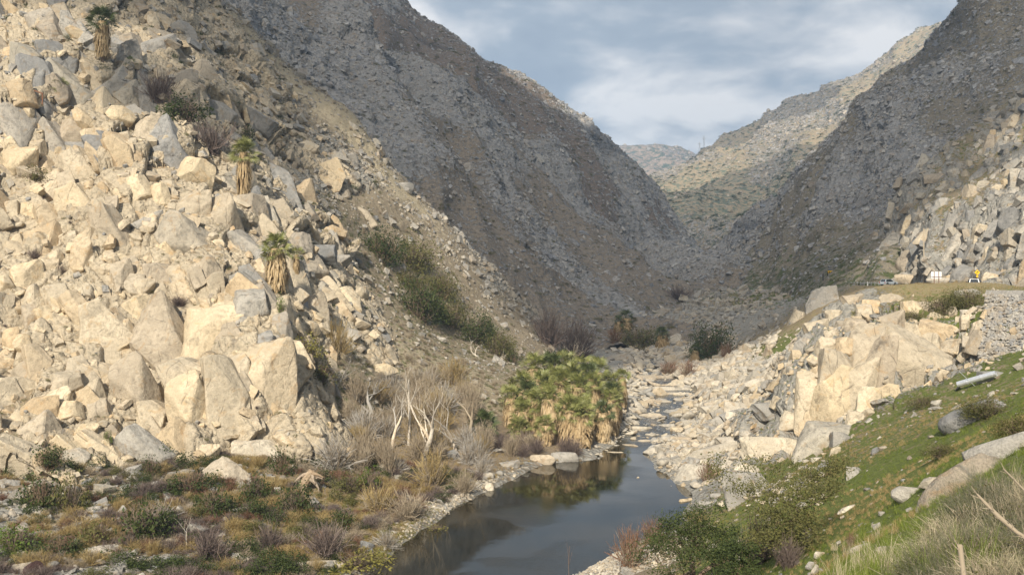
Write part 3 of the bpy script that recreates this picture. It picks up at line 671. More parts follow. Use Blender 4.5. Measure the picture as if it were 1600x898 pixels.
for px, py, w, h, a, t in cliff_list: rock_at(px, py, w, h, a, MEGA, CM[t], names=('left_cliff', 'valley_floor'), depth=.8, sink=.0, yaw=14)
rr = random.Random(5); nb = 0
for gx_ in range(-20, 560, 46):
    for gy_ in range(20, 700, 52):
        px, py = gx_ + rr.uniform(-20, 20), gy_ + rr.uniform(-22, 22)
        if py < (px - 225) * 1.15 or (px > 455 and py > 540): continue
        w_ = rr.uniform(36, 72); grey = py < 250 or px > 360
        rock_at(px, py, w_, w_ * rr.uniform(1.2, 2.1), rr.gauss(28, 10), MEGA, M_GREY if grey and rr.random() < .6 else M_CREAM, names=('left_cliff',), depth=.9, sink=.45, yaw=14)
taken = [(a[0], a[1], max(a[2], a[3]) * .42) for a in cliff_list]
tries = 0
while nb < 150 and tries < 6000:
    tries += 1
    px = rr.uniform(-30, 560); py = rr.uniform(-10, 760)
    if py < (px - 240) * 1.15 - 30 or (px > 470 and py > 560): continue
    sz = 12 + 40 * rr.random() ** 2.6
    if any((px - a) ** 2 + (py - b) ** 2 < (c + sz * .38) ** 2 for a, b, c in taken): continue
    taken.append((px, py, sz * .42)); greyish = py < 160 + rr.uniform(-60, 60) or px > 370
    o = rock_at(px, py, sz * rr.uniform(.7, 1.1), sz * rr.uniform(.9, 1.6), rr.gauss(22, 18), BLOCKS + MEGA[:3], M_GREY if greyish and rr.random() < .75 else M_CREAM, names=('left_cliff',), depth=.85, sink=.18, yaw=25)
    if o: nb += 1
bluff_list = [(1412,572,120,118,-24,0),(1345,565,58,120,-6,0),(1306,632,70,120,-4,0),(1266,626,44,96,6,0),(1345,612,40,110,-8,0),(1450,560,90,70,-30,0),(1375,585,44,120,-6,0),(1430,530,60,40,-24,0),(1335,512,34,32,0,0),(1296,548,44,40,-10,0),(1393,508,36,46,0,0),(1268,660,30,60,0,0),(1356,642,36,74,-6,0),(1336,660,26,40,0,0),(1462,520,60,36,-20,0),
 (1310,580,50,60,-8,0),(1370,540,40,60,10,0),(1285,590,40,50,0,0),(1283,478,44,62,6,1),(1352,500,26,60,10,0),(1372,480,40,22,0,0),(1420,520,40,24,0,0),(1440,540,50,40,-30,0),(1332,470,30,24,0,0),(1395,470,40,20,0,0),
 (1255,545,34,50,0,1),(1240,580,40,30,0,1),(1275,515,34,34,0,0),(1305,500,30,30,0,0),(1320,545,30,34,0,0),(1490,545,40,30,0,0),(1385,620,44,40,0,0),(1318,690,34,30,0,1),
 (1215,640,74,34,0,2),(1205,705,104,46,0,2),(1118,712,84,40,0,2),(1090,745,80,44,0,2),(1150,690,60,26,0,2),(1240,655,40,34,0,2),(1170,745,50,40,0,2),(1160,640,50,24,0,2),(1190,600,50,20,0,2),(1120,640,50,22,0,2),(1085,600,90,18,0,2),(1020,610,120,14,0,2),(1040,592,110,12,0,1)]
for px, py, w, h, a, t in bluff_list: rock_at(px, py, w, h, a, MEGA, CM[t], names=('valley_floor',), depth=.8, sink=.0 if t == 0 else .1, yaw=14)
for px, py, w, h in ((985,700,34,12),(1006,692,28,11),(1022,706,36,13),(1046,690,40,15),(1001,672,30,11),(1040,668,34,12),(1016,652,34,11),(1052,646,38,13),(996,642,26,10),(1032,630,34,11),(1010,614,30,9),(1056,618,34,10),(1076,664,40,15),(962,712,30,12),(1020,682,24,9),(1030,654,22,8),(1068,690,40,16),(1000,600,26,8),(1024,590,34,8),(1046,604,26,8),(990,572,30,10),(1010,558,26,9),(975,548,24,8)):
    rock_at(px, py, w, h, 0, BOULD, M_WHITE, names=('valley_floor',), depth=1.4, sink=.0, yaw=25)
nb = 0; tries = 0; taken = [(a[0], a[1], max(a[2], a[3]) * .42) for a in bluff_list]
while nb < 170 and tries < 5000:
    tries += 1; z_ = rr.random()
    if z_ < .25: px, py = rr.uniform(1240, 1530), rr.uniform(460, 680)
    else: px, py = rr.uniform(1000, 1290), rr.uniform(560, 790)
    if z_ < .25 and (py > 690 - (px - 1300) * .62 or py < 470 + abs(px - 1380) * .15): continue
    if z_ >= .25 and (px < 1010 + max(0, py - 640) * .55): continue
    sz = (20 if z_ < .25 else 9) + 26 * rr.random() ** 2.2
    if any((px - a) ** 2 + (py - b) ** 2 < (c + sz * .4) ** 2 for a, b, c in taken): continue
    taken.append((px, py, sz * .4)); fl = z_ >= .25
    o = rock_at(px, py, sz * rr.uniform(1.0, 1.6) if fl else sz * rr.uniform(.8, 1.1), sz * rr.uniform(.4, .8) if fl else sz * rr.uniform(.9, 1.5), rr.gauss(-8, 14) * (0.3 if fl else 1),
                BOULD if fl else BLOCKS, M_WHITE if fl else M_CREAM, names=('valley_floor',), depth=1.0, sink=.1, yaw=35)
    if o: nb += 1
# the road cut above the road: upright faces of jointed rock, and blocks up the slope
nb = 0; tries = 0; taken = []
while nb < 240 and tries < 6000:
    tries += 1; px = rr.uniform(1330, 1620); py = rr.uniform(150, 442)
    if py < 440 - (px - 1330) * 1.05: continue
    cut = py > 330; sz = (16 + 30 * rr.random() ** 1.8) if cut else (12 + 26 * rr.random() ** 2)
    if any((px - a) ** 2 + (py - b) ** 2 < (c + sz * .36) ** 2 for a, b, c in taken): continue
    taken.append((px, py, sz * .4))
    o = rock_at(px, py, sz * rr.uniform(.6, .9), sz * rr.uniform(.9, 1.7) if cut else sz, rr.gauss(-12, 14), BLOCKS + MEGA[:4], M_CREAM if rr.random() < (.28 if px > 1440 else .08) else M_GREY, names=('roadside_slope',), depth=1.0, sink=.05, yaw=35)
    if o: nb += 1
# outcrops on the shaded slopes
for nm, mat, box, n in (('shaded_mountain', M_SLATE, (420, 1060, 10, 480), 70), ('right_mountain', M_SLATE, (1120, 1610, 10, 430), 90), ('left_spur', M_GREY, (380, 900, 120, 560), 170)):
    nb = 0; tries = 0
    while nb < n and tries < 4000:
        tries += 1; px, py = rr.uniform(*box[:2]), rr.uniform(*box[2:])
        p, nn, q = hit(px, py)
        if q != nm: continue
        if nm == 'left_spur' and rr.random() > (.25 + 1.2 * (p.y > 225)) : continue
        sz = 7 + 11 * rr.random() ** 2.4
        o = rock_at(px, py, sz, sz * rr.uniform(.6, 1.3), rr.gauss(20 if px < 1000 else -20, 20), BLOCKS, mat, names=(nm,), depth=1.0, sink=.2, yaw=40)
        if o: nb += 1
# loose boulders that stand alone: things of their own
loose = [
 (912,729,46,13,0,2,'broad pale flat boulder half sunk at the head of the pool'),
 (952,739,40,8,0,2,'low flat stone awash right of the broad pale boulder in the pool'),
 (950,749,46,6,0,2,'thin sandy slab just breaking the surface, lowest stone where the pool begins'),
 (821,750,24,8,0,2,'small rounded stone alone in dark water under the left bank'),
 (848,722,40,22,0,2,'tilted pale boulder on the left bank beside the pool edge'),
 (882,717,44,22,0,1,'grey boulder on the left bank behind the broad pale flat boulder'),
 (795,728,30,18,0,1,'brownish boulder wedged in the left bank at the dark corner of the pool'),
 (1030,573-10,1,1,0,1,None),
 (965,562,52,18,0,1,'large smooth grey boulder in the stream bed beyond the palms'),
 (921,567,22,18,0,2,'small pale rounded boulder left of the large grey one beyond the palms'),
 (1290,692,76,72,0,1,'pyramid shaped grey boulder leaning at the foot of the right hand bluff'),
 (1172,775,84,70,0,1,'big pale grey boulder above the dark oak beside the pool'),
 (1525,655,96,52,28,1,'long grey boulder jutting from the grassy slope below the white pipe'),
 (1418,775,54,28,0,2,'whitish boulder on the grass left of the long grey slab'),
 (1455,757,34,22,0,1,'small grey boulder behind the whitish boulder on the grass'),
 (1500,762,150,58,36,1,'long flat grey slab lying down the slope in the right foreground'),
 (1575,712,120,50,24,1,'upper slab of pale grey rock half buried in dry brush at the right edge'),
 (1337,742,22,24,0,1,'knee high pointed grey stone upright in the middle of the grassy slope'),
 (1325,797,34,12,22,2,'thin white slab stone lying in bright green grass'),
 (1280,868,16,12,0,2,'small white stone low on the green slope near the leafy tree'),
 (1350,858,40,16,20,1,'half buried grey stone in the grass at the bottom of the slope'),
 (1395,862,44,16,0,1,'flat grey stone at the edge of the foreground grass tufts'),
 (498,886,76,22,0,2,'big smooth pale boulder at the bottom edge beside the mossy bank'),
 (382,884,34,26,0,1,'square grey block standing among purple twigs at the bottom edge'),
 (160,868,60,34,0,2,'white broken boulder at the bottom left among green bushes'),
 (120,650-0,1,1,0,1,None),
 (628,294,36,16,10,1,'grey boulder on the crest of the spur beside the pale grass streak'),
 (530,408,26,20,0,1,'grey block at the top of the gully shrubs on the spur'),
 (1448,508-30,30,12,0,1,'flat grey stone in dry grass on top of the bluff'),
 (1512,462,40,18,0,1,'grey broken slab behind the pickup on the road shoulder'),
 (1520,560-25,26,18,0,2,'rounded whitish boulder in the green gully beside the stone wall'),
 (1508,530-38,14,16,0,2,'small upright pale stone near the top of the stone wall'),
 (1430,437,60,14,0,2,'whitish rock on the road shoulder under the signboard'),
 (1480,440,56,14,0,2,'pinkish pale rock on the road shoulder left of the pickup'),
]
for px, py, w, h, a, t, lab in loose:
    if lab: rock_at(px, py, w, h, a, BOULD if h < w * .6 else MEGA, CM[t], names=None if px > 900 or py > 840 else None, parent=False, label=lab, depth=.9, sink=.0, yaw=20)

# ------------------------------------------------------------------ river
def river():
    ys = np.concatenate([np.linspace(60, 135, 150), np.linspace(135.5, 300, 330), np.linspace(301, 520, 120)])
    cx = np.interp(ys, river_c[:, 1], river_c[:, 0]); cw = np.interp(ys, river_c[:, 1], river_c[:, 2])
    t = np.linspace(-1, 1, 61); X = cx[:, None] + t * (cw[:, None] + 4.5); Y = np.repeat(ys[:, None], 61, 1)
    rip = sstep(Y, 138, 160)
    Z = water_z(Y) + rip * (.10 * fbm(X / 1.1, Y / 1.1, 88, 3) + .10 * fbm(X / 3, Y / 3, 89, 2))
    n = X.size; idx = np.arange(n).reshape(X.shape)
    F = np.stack([idx[:-1, :-1], idx[:-1, 1:], idx[1:, 1:], idx[1:, :-1]], -1).reshape(-1, 4)
    me = bpy.data.meshes.new('river'); me.from_pydata(np.stack([X, Y, Z], -1).reshape(-1, 3).tolist(), [], F.tolist())
    me.polygons.foreach_set('use_smooth', [True] * len(me.polygons))
    a = me.attributes.new('rapid', 'FLOAT', 'POINT'); a.data.foreach_set('value', rip.reshape(-1).astype(np.float32))
    m, nt, b = new_mat('river_water'); pos = geo_pos(nt)
    at = N(nt, 'ShaderNodeAttribute'); at.attribute_name = 'rapid'
    fo = noise(nt, pos, 1.5, 6, .75, .8)
    foam = mth(nt, 'MULTIPLY', at.outputs['Fac'], ramp(nt, fo, [(.56, 0), (.66, .75)]))
    c = mixc(nt, ramp(nt, noise(nt, pos, .12, 3, .5), [(.35, 0), (.65, 1)]), (.012, .013, .009), (.030, .024, .012))
    nt.links.new(mixc(nt, foam, c, (.6, .62, .62)), b.inputs['Base Color'])
    nt.links.new(ramp(nt, foam, [(0, .035), (.5, .5)]), b.inputs['Roughness']); b.inputs['Specular IOR Level'].default_value = .5; b.inputs['IOR'].default_value = 1.33
    rp = mth(nt, 'ADD', mth(nt, 'MULTIPLY', noise(nt, pos, 3.0, 3, .6), mth(nt, 'ADD', mth(nt, 'MULTIPLY', at.outputs['Fac'], 2.2), ramp(nt, noise(nt, pos, .09, 2, .5), [(.50, .02), (.62, .45)]))), mth(nt, 'MULTIPLY', noise(nt, pos, .8, 2, .5), .06))
    bump(nt, b, rp, .05, .7)
    o = link_mesh('river', me, [m]); o['kind'] = 'structure'
river()
# ------------------------------------------------------------------ plants
def plant_mat(name, cols, trans=.25, rough=.6, spec=.2, s=2.0):
    m = bpy.data.materials.new(name); m.use_nodes = True; nt = m.node_tree; b = nt.nodes['Principled BSDF']; out = nt.nodes['Material Output']
    g = N(nt, 'ShaderNodeNewGeometry'); oi = N(nt, 'ShaderNodeObjectInfo')
    n1 = noise(nt, g.outputs['Position'], s, 3, .6); rp = g.outputs['Random Per Island']
    f = mth(nt, 'ADD', mth(nt, 'MULTIPLY', rp, .45), mth(nt, 'ADD', mth(nt, 'MULTIPLY', n1, .45), mth(nt, 'MULTIPLY', oi.outputs['Random'], .2)))
    k = len(cols); c = ramp(nt, f, [(.12 + .76 * i / max(1, k - 1), cols[i]) for i in range(k)])
    nt.links.new(c, b.inputs['Base Color']); b.inputs['Roughness'].default_value = rough; b.inputs['Specular IOR Level'].default_value = spec
    if trans:
        t = N(nt, 'ShaderNodeBsdfTranslucent'); nt.links.new(c, t.inputs[0]); mx = N(nt, 'ShaderNodeMixShader'); mx.inputs[0].default_value = trans
        nt.links.new(b.outputs[0], mx.inputs[1]); nt.links.new(t.outputs[0], mx.inputs[2]); nt.links.new(mx.outputs[0], out.inputs[0])
    return m
G_DARK = plant_mat('dark_leaves', [(.025, .036, .012), (.05, .068, .018), (.085, .10, .03)])
G_OLIVE = plant_mat('olive_leaves', [(.06, .062, .022), (.115, .112, .035), (.18, .165, .055)])
G_YELLOW = plant_mat('yellow_green_leaves', [(.13, .12, .03), (.22, .20, .05), (.32, .27, .08)])
G_BRIGHT = plant_mat('fresh_green_leaves', [(.05, .08, .012), (.09, .14, .02), (.15, .19, .035)])
G_PALM = plant_mat('palm_leaves', [(.065, .085, .022), (.165, .18, .05), (.33, .32, .12)], .2, .45, .4, 1.0)
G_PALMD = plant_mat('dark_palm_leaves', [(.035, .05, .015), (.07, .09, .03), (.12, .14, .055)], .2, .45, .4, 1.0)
B_TAN = plant_mat('tan_twigs', [(.19, .15, .10), (.30, .24, .165), (.42, .35, .25)], .1)
B_GREYT = plant_mat('grey_twigs', [(.20, .18, .15), (.32, .29, .25), (.46, .43, .38)], .1)
B_MAUVE = plant_mat('purple_brown_twigs', [(.085, .062, .055), (.14, .105, .09), (.21, .165, .135)], .1)
B_RUST = plant_mat('rusty_twigs', [(.11, .06, .04), (.19, .105, .065), (.28, .17, .10)], .15)
B_GOLD = plant_mat('golden_dry_grass', [(.20, .14, .055), (.33, .24, .10), (.46, .36, .18)], .25)
B_STRAW = plant_mat('straw', [(.30, .25, .15), (.45, .38, .25), (.60, .52, .36)], .2)
G_GRASS = plant_mat('green_grass', [(.075, .11, .014), (.15, .195, .03), (.26, .28, .07)], .3)
G_SAGE = plant_mat('sage_twigs', [(.055, .06, .035), (.11, .115, .065), (.24, .215, .145)], .15)
SKIRT = plant_mat('dead_palm_leaves', [(.24, .165, .085), (.42, .31, .17), (.58, .46, .29)], .15, .8, .1, 1.5)
BARKW = rock_mat('white_bark', (.72, .66, .56), (.58, .52, .43), (.36, .31, .25), (.50, .41, .30), 3.0)
BARKDRIFT = rock_mat('driftwood', (.40, .33, .25), (.30, .24, .18), (.15, .12, .09), (.25, .17, .11), 2.5)
BARKB = rock_mat('brown_bark', (.26, .20, .15), (.19, .145, .105), (.10, .08, .06), (.17, .12, .08), 3.0)
def mesh_of(vs, fs, name):
    me = bpy.data.meshes.new(name); me.from_pydata(vs, [], fs); me.update(); return me
def leaf_cloud(seed, n, leaf, clumps=14, flat=.8, hollow=.35):
    r = np.random.default_rng(seed); vs = []; fs = []
    c = r.normal(0, 1, (clumps, 3)); c /= np.linalg.norm(c, axis=1, keepdims=True); c *= r.uniform(.35, .8, (clumps, 1)); c[:, 2] = np.abs(c[:, 2]) * flat * 1.2 + .15
    rad = r.uniform(.22, .46, clumps)
    for k in range(n):
        j = r.integers(clumps); d = r.normal(0, 1, 3); d /= np.linalg.norm(d); p = c[j] + d * rad[j] * (hollow + (1 - hollow) * r.random() ** .5)
        p[2] = max(p[2], .02)
        a = r.normal(0, 1, 3); a /= np.linalg.norm(a); b = np.cross(a, d + r.normal(0, .5, 3)); b /= np.linalg.norm(b) + 1e-9
        l = leaf * r.uniform(.6, 1.3); i = len(vs); vs += [tuple(p - a * l), tuple(p + b * l * .5), tuple(p + a * l), tuple(p - b * l * .5)]; fs.append((i, i + 1, i + 2, i + 3))
    return mesh_of(vs, fs, 'leaf_mass')
def ribbon(vs, fs, pts, w0, w1, side):
    i = len(vs); m = len(pts)
    for k, p in enumerate(pts):
        w = w0 + (w1 - w0) * k / (m - 1); vs.append(tuple(p - side * w)); vs.append(tuple(p + side * w))
    for k in range(m - 1): a = i + 2 * k; fs.append((a, a + 1, a + 3, a + 2))
def twig_bush(seed, n, w=.012, spread=.9, up=.9, fork=3, droop=0.0, curl=.16):
    r = np.random.default_rng(seed); vs = []; fs = []
    for k in range(n):
        a = r.uniform(0, 6.283); e = r.uniform(0, spread); d = np.array([math.cos(a) * math.sin(e), math.sin(a) * math.sin(e), math.cos(e) * up]); L = r.uniform(.6, 1.0)
        p = np.array([r.normal(0, .10), r.normal(0, .10), 0]); pts = [p]; 
        for q in range(4):
            d = d + r.normal(0, curl, 3); d[2] -= droop; d /= np.linalg.norm(d); p = p + d * L / 4; p[2] = max(p[2], 0.0); pts.append(p)
        side = np.cross(d, r.normal(0, 1, 3)); side /= np.linalg.norm(side) + 1e-9
        ribbon(vs, fs, pts, w, w * .5, side)
        for f in range(fork):
            b0 = pts[r.integers(1, 4)]; d2 = d + r.normal(0, .6, 3); d2 /= np.linalg.norm(d2); l2 = r.uniform(.15, .4)
            ribbon(vs, fs, [b0, b0 + d2 * l2 * .5, b0 + (d2 + r.normal(0, .25, 3)) * l2], w * .6, w * .3, side)
    return mesh_of(vs, fs, 'twig_mass')
def tuft(seed, n, w=.02, lean=.5, h=1.0):
    r = np.random.default_rng(seed); vs = []; fs = []
    for k in range(n):
        a = r.uniform(0, 6.283); l = r.uniform(.1, lean); b = np.array([r.normal(0, .16), r.normal(0, .16), 0]); d = np.array([math.cos(a) * l, math.sin(a) * l, 1.0]); H = h * r.uniform(.5, 1)
        side = np.array([-math.sin(a), math.cos(a), 0]); p1 = b + d * H * .5; p2 = b + d * H + np.array([math.cos(a), math.sin(a), -.5]) * l * H * .5
        ribbon(vs, fs, [b, p1, p2], w, w * .2, side)
    return mesh_of(vs, fs, 'grass_tuft')
LEAF = [leaf_cloud(i, 650, .055) for i in range(5)]
LEAFBIG = [leaf_cloud(20 + i, 2600, .034, 30, 1.0, .2) for i in range(3)]
TWIG = [twig_bush(30 + i, 110, .011) for i in range(4)]
TWIGD = [twig_bush(40 + i, 150, .012, 1.3, .8, 2, .14, .12) for i in range(2)]
TWIGF = [twig_bush(50 + i, 380, .0030, 1.5, .8, 6, .05, .30) for i in range(3)]
TUFT = [tuft(60 + i, 26, .022) for i in range(4)]
TUFTF = [tuft(70 + i, 60, .008, .7) for i in range(3)]
def scatter_plants(nm, n, lo, hi, meshes, mat, weight, name, seed, p=2.0, squash=(.6, 1.0), lod=.6, up=.7):
    s = SHEETS[nm]; rg = np.random.default_rng(seed); q, nr, i, j = spots_on(s, n, weight / (s.Y ** lod), rg)
    sz = rsizes(rg, n, lo, hi, p); sc_ = np.stack([sz, sz * rg.uniform(.8, 1.2, n), sz * rg.uniform(*squash, n)], 1)
    rot = align(nr * (1 - up) + np.array([0, 0, up]), rg, None, .06)
    return gn_scatter(name, q - nr * .02, rot, sc_, rg.integers(0, len(meshes), n), meshes, mat, parent=s.obj)
# ground cover
nc = fbm(vx / 9, vy / 9, 201, 3)
grassw = rightside * sstep(vw, 1.5, 4) * sstep(vy, 190, 120) * sstep(g_, .25, .6)
scatter_plants('valley_floor', 26000, .10, .34, TUFT, G_GRASS, grassw * sstep(nc, -.35, .1), 'green_grass', 301, 1.6, (.6, 1.1), .9)
scatter_plants('valley_floor', 20000, .10, .38, TUFT, B_GOLD, 1.3 * grassw * sstep(nc, .15, -.2) + 1.2 * zone(V.P, 1440, 470, 160, 16, 14) + .5 * rightside * (vy > 110) * (vy < 260) * sstep(vw, 14, 22), 'dry_grass', 302, 1.6, (.5, 1.0), .9)
scatter_plants('valley_floor', 9000, .15, .6, TUFT, B_GOLD, (1 - rightside) * sstep(vw, .3, 2) * (gb(V.P, -20, 98, 10, 9) + gb(V.P, -10, 90, 6, 7) + .4 * gb(V.P, -14, 128, 16, 14)), 'bank_dry_grass', 303, 1.6)
scatter_plants('valley_floor', 9000, .12, .4, TUFT, G_YELLOW, 3 * sstep(vw, 3.6, .8) * dry_bank * (1 - rightside) * (vy < 104) + .5 * (1 - rightside) * gb(V.P, -26, 95, 14, 10) + .25 * zone(V.P, 1150, 860, 90, 5, 6), 'mossy_bank_growth', 304, 1.7)
scatter_plants('valley_floor', 5000, .5, 1.1, TUFT, G_BRIGHT, zone(V.P, 1180, 470, 400, 26, 90) * sstep(vz, 12, 15), 'roadside_grass', 305, 1.7, (.4, .7), 0)
scatter_plants('left_spur', 9000, .18, .55, TUFT, B_STRAW, .15 + 3 * sstep(S['left_spur'].at['dry'], .5, .8), 'dry_grass', 306, 1.8, (.5, 1.0), .3)
scatter_plants('left_spur', 2600, .25, 1.0, LEAF, G_OLIVE, sstep(S['left_spur'].Y, 250, 190), 'low_scrub', 307, 2.4, (.5, .8), .3)
scatter_plants('left_spur', 2600, .4, 1.3, TWIG, B_TAN, gb(S['left_spur'].P, -12, 160, 16, 18) + .06, 'thicket_twigs', 308, 2.2, (.5, .9), .2)
scatter_plants('left_cliff', 420, .5, 1.5, LEAF, G_DARK, sstep(S['left_cliff'].Y, 150, 185) * sstep(S['left_cliff'].N[..., 2], .4, .7), 'hollow_scrub', 329, 2.2, (.5, .8), .3)
scatter_plants('left_cliff', 900, .25, .85, LEAF, G_OLIVE, .1 + sstep(S['left_cliff'].N[..., 2], .5, .9), 'ledge_scrub', 309, 2.4, (.5, .8), .3)
scatter_plants('left_cliff', 900, .25, .7, TWIG, B_MAUVE, .1 + sstep(S['left_cliff'].N[..., 2], .5, .9), 'ledge_twigs', 310, 2.4, (.5, .8), .3)
scatter_plants('roadside_slope', 2200, .3, 1.0, TUFT, G_BRIGHT, sstep(S['roadside_slope'].N[..., 2], .4, .8), 'slope_grass', 311, 1.8, (.4, .8), .2)
scatter_plants('roadside_slope', 2600, .3, 1.1, TUFT, B_GOLD, sstep(S['roadside_slope'].N[..., 2], .4, .8), 'slope_dry_grass', 312, 1.8, (.4, .8), .2)
for nm, sd, lo in (('shaded_mountain', 313, .7), ('right_mountain', 314, .7), ('ridge_mountain', 315, 1.2)):
    scatter_plants(nm, 3500, lo, lo * 2.6, LEAF[:3], G_OLIVE, 1.2 - S[nm].at['rock'].clip(0, 1), 'mountain_scrub', sd, 2.6, (.4, .7), .4)
scatter_plants('distant_mountain', 5000, 2.5, 7, LEAF[:3], G_DARK, .3 + S['distant_mountain'].at['green'], 'mountain_scrub', 316, 2.6, (.4, .7), .4)

bankw = (1 - rightside) * sstep(vw, 1.0, 3.0) * sstep(vy, 125, 108) * (.35 + sstep(vx, -45, -30))
for nm_, n_, lo_, hi_, ms_, mt_, sd_, th in (('bank_scrub', 620, .5, 2.2, LEAF, G_DARK, 320, .05), ('bank_scrub', 700, .4, 1.5, LEAF, G_OLIVE, 321, .0), ('bank_brush', 1700, .5, 1.8, TWIG, B_MAUVE, 322, -.02), ('bank_brush', 2400, .5, 1.7, TWIG, B_GOLD, 323, .0), ('bank_brush', 300, .4, 1.0, TWIGD, B_GREYT, 324, .1), ('bank_brush', 900, .5, 1.4, TWIG, B_RUST, 326, .02), ('bank_brush', 900, .5, 1.5, TWIG, B_TAN, 327, .0), ('bank_scrub', 160, .3, .9, LEAF, G_YELLOW, 325, .1)):
    scatter_plants('valley_floor', n_, lo_, hi_, ms_, mt_, bankw * sstep(fbm(vx / 6, vy / 5, sd_, 3), th, th + .2), nm_, sd_, 2.2, (.6, .95), .3)
# ------------------------------------------------------------------ shrubs that stand out
def tube(bm_v, bm_f, a, b, ra, rb, n=6):
    a, b = Vector(a), Vector(b); z = (b - a).normalized(); x = z.orthogonal().normalized(); y = z.cross(x); i = len(bm_v)
    for p, rad in ((a, ra), (b, rb)):
        for k in range(n): t = 6.2832 * k / n; bm_v.append(tuple(p + (x * math.cos(t) + y * math.sin(t)) * rad))
    for k in range(n): bm_f.append((i + k, i + (k + 1) % n, i + n + (k + 1) % n, i + n + k))
def limb(vs, fs, pts, radii, n=6):
    i0 = len(vs); prev = None
    for k, p in enumerate(pts):
        p = Vector(p); z = (Vector(pts[min(k + 1, len(pts) - 1)]) - Vector(pts[max(k - 1, 0)])).normalized()
        x = z.orthogonal().normalized() if prev is None else (prev - z * prev.dot(z)).normalized(); prev = x; y = z.cross(x)
        for q in range(n): t = 6.2832 * q / n; vs.append(tuple(p + (x * math.cos(t) + y * math.sin(t)) * radii[k]))
    for k in range(len(pts) - 1):
        for q in range(n):
            a = i0 + k * n + q; b = i0 + k * n + (q + 1) % n; fs.append((a, b, b + n, a + n))
def branchwork(seed, levels=4, spread=.55, n0=4, ratio=.68, r0=.035, crook=.22, trunk=.35, up=.25, lean=(0, 0)):
    """tree of height about 1: list of limbs by level"""
    r = random.Random(seed); lv = [([], []) for _ in range(levels)]; tips = []
    def grow(p, d, L, rad, l):
        pts = [p]; rr_ = [rad]; q = p.copy(); dd = d.copy(); m = 5
        for k in range(m):
            dd = (dd + Vector((r.gauss(0, crook), r.gauss(0, crook), r.gauss(0, crook * .6) + up * .12))).normalized(); q = q + dd * L / m; pts.append(q.copy()); rr_.append(rad * (1 - .55 * (k + 1) / m))
        limb(lv[l][0], lv[l][1], pts, rr_, 6 if l < 2 else 3)
        tips.append((q.copy(), l))
        if l < levels - 1:
            for k in range(n0 if l else n0):
                t = r.randint(2, m); b = pts[t]; ax = Vector((r.gauss(0, 1), r.gauss(0, 1), r.gauss(0, .5))).normalized()
                nd = (dd + ax * spread * 1.6 + Vector((0, 0, up))).normalized(); grow(b, nd, L * ratio * r.uniform(.7, 1.15), rr_[t] * .62, l + 1)
    grow(Vector((0, 0, 0)), Vector((lean[0], lean[1], 1)).normalized(), trunk, r0, 0)
    return lv, tips
def place(o, p, s, rz=0.0): o.location = p; o.rotation_euler = (0, 0, rz); o.scale = s if isinstance(s, (tuple, Vector)) else (s, s, s)
def shrub(px, py, w, h, kind, label, group=None, names=None, r=random.Random(77)):
    """py is the foot of the shrub; w, h its size there"""
    p, n, nm = hit(px, py, names)
    if p is None: return
    sx = .62 * w * p.y / FPX; sz = 1.12 * h * p.y / FPX
    tab = dict(dark=(LEAF, G_DARK), olive=(LEAF, G_OLIVE), yellow=(LEAF, G_YELLOW), green=(LEAF, G_BRIGHT), big=(LEAFBIG, G_DARK), bigolive=(LEAFBIG, G_OLIVE),
               tan=(TWIG, B_TAN), grey=(TWIGD, B_GREYT), mauve=(TWIG, B_MAUVE), rust=(TWIG, B_RUST), gold=(TWIG, B_GOLD), sage=(TWIGF, G_SAGE), strawtwig=(TWIGF, B_STRAW), goldleaf=(LEAF, G_YELLOW))
    ms, mt = tab[kind]
    root = bpy.data.objects.new({'tan': 'bare_shrub', 'grey': 'bare_shrub', 'mauve': 'bare_shrub', 'rust': 'bare_shrub', 'gold': 'dry_shrub', 'sage': 'sage_brush', 'strawtwig': 'sage_brush'}.get(kind, 'leafy_shrub'), None); C.objects.link(root)
    root.location = p - n * .05 * sz; root['label'] = label; root['category'] = 'shrub'
    if group: root['group'] = group
    leafy = ms in (LEAF, LEAFBIG)
    if leafy and px < 640 and py > 700: sx *= 1.22; sz *= 1.3
    if ms is LEAFBIG and p.y > 140: sx *= 1.12; sz *= 1.15
    a = bpy.data.objects.new('foliage' if leafy else 'twigs', with_mat(ms[r.randrange(len(ms))], mt)); C.objects.link(a); a.parent = root
    if ms is TWIGF:
        c = bpy.data.objects.new('leaves', with_mat(LEAFBIG[r.randrange(3)], G_OLIVE)); C.objects.link(c); c.parent = root; place(c, (0, 0, 0), (sx * .85, sx * .85, sz * .55), r.uniform(0, 6))
    k = 1.0 / (1.25 if leafy else .9); place(a, (0, 0, 0), (sx * (1.0 if leafy else 1.1), sx, sz * k), r.uniform(0, 6.28))
    b = bpy.data.objects.new('stems', with_mat(TWIG[r.randrange(4)], BARKB if leafy else B_MAUVE if kind == 'mauve' else B_TAN)); C.objects.link(b); b.parent = root
    place(b, (0, 0, 0), (sx * .8, sx * .8, sz * .8), r.uniform(0, 6.28))
    if leafy and w > 45:   # wide shrubs: a second crown beside the first
        c = bpy.data.objects.new('foliage', with_mat(ms[r.randrange(len(ms))], mt)); C.objects.link(c); c.parent = root; place(c, (sx * r.uniform(-.5, .5), sx * .3, 0), (sx * .7, sx * .7, sz * k * .8), 1.0)
    return root
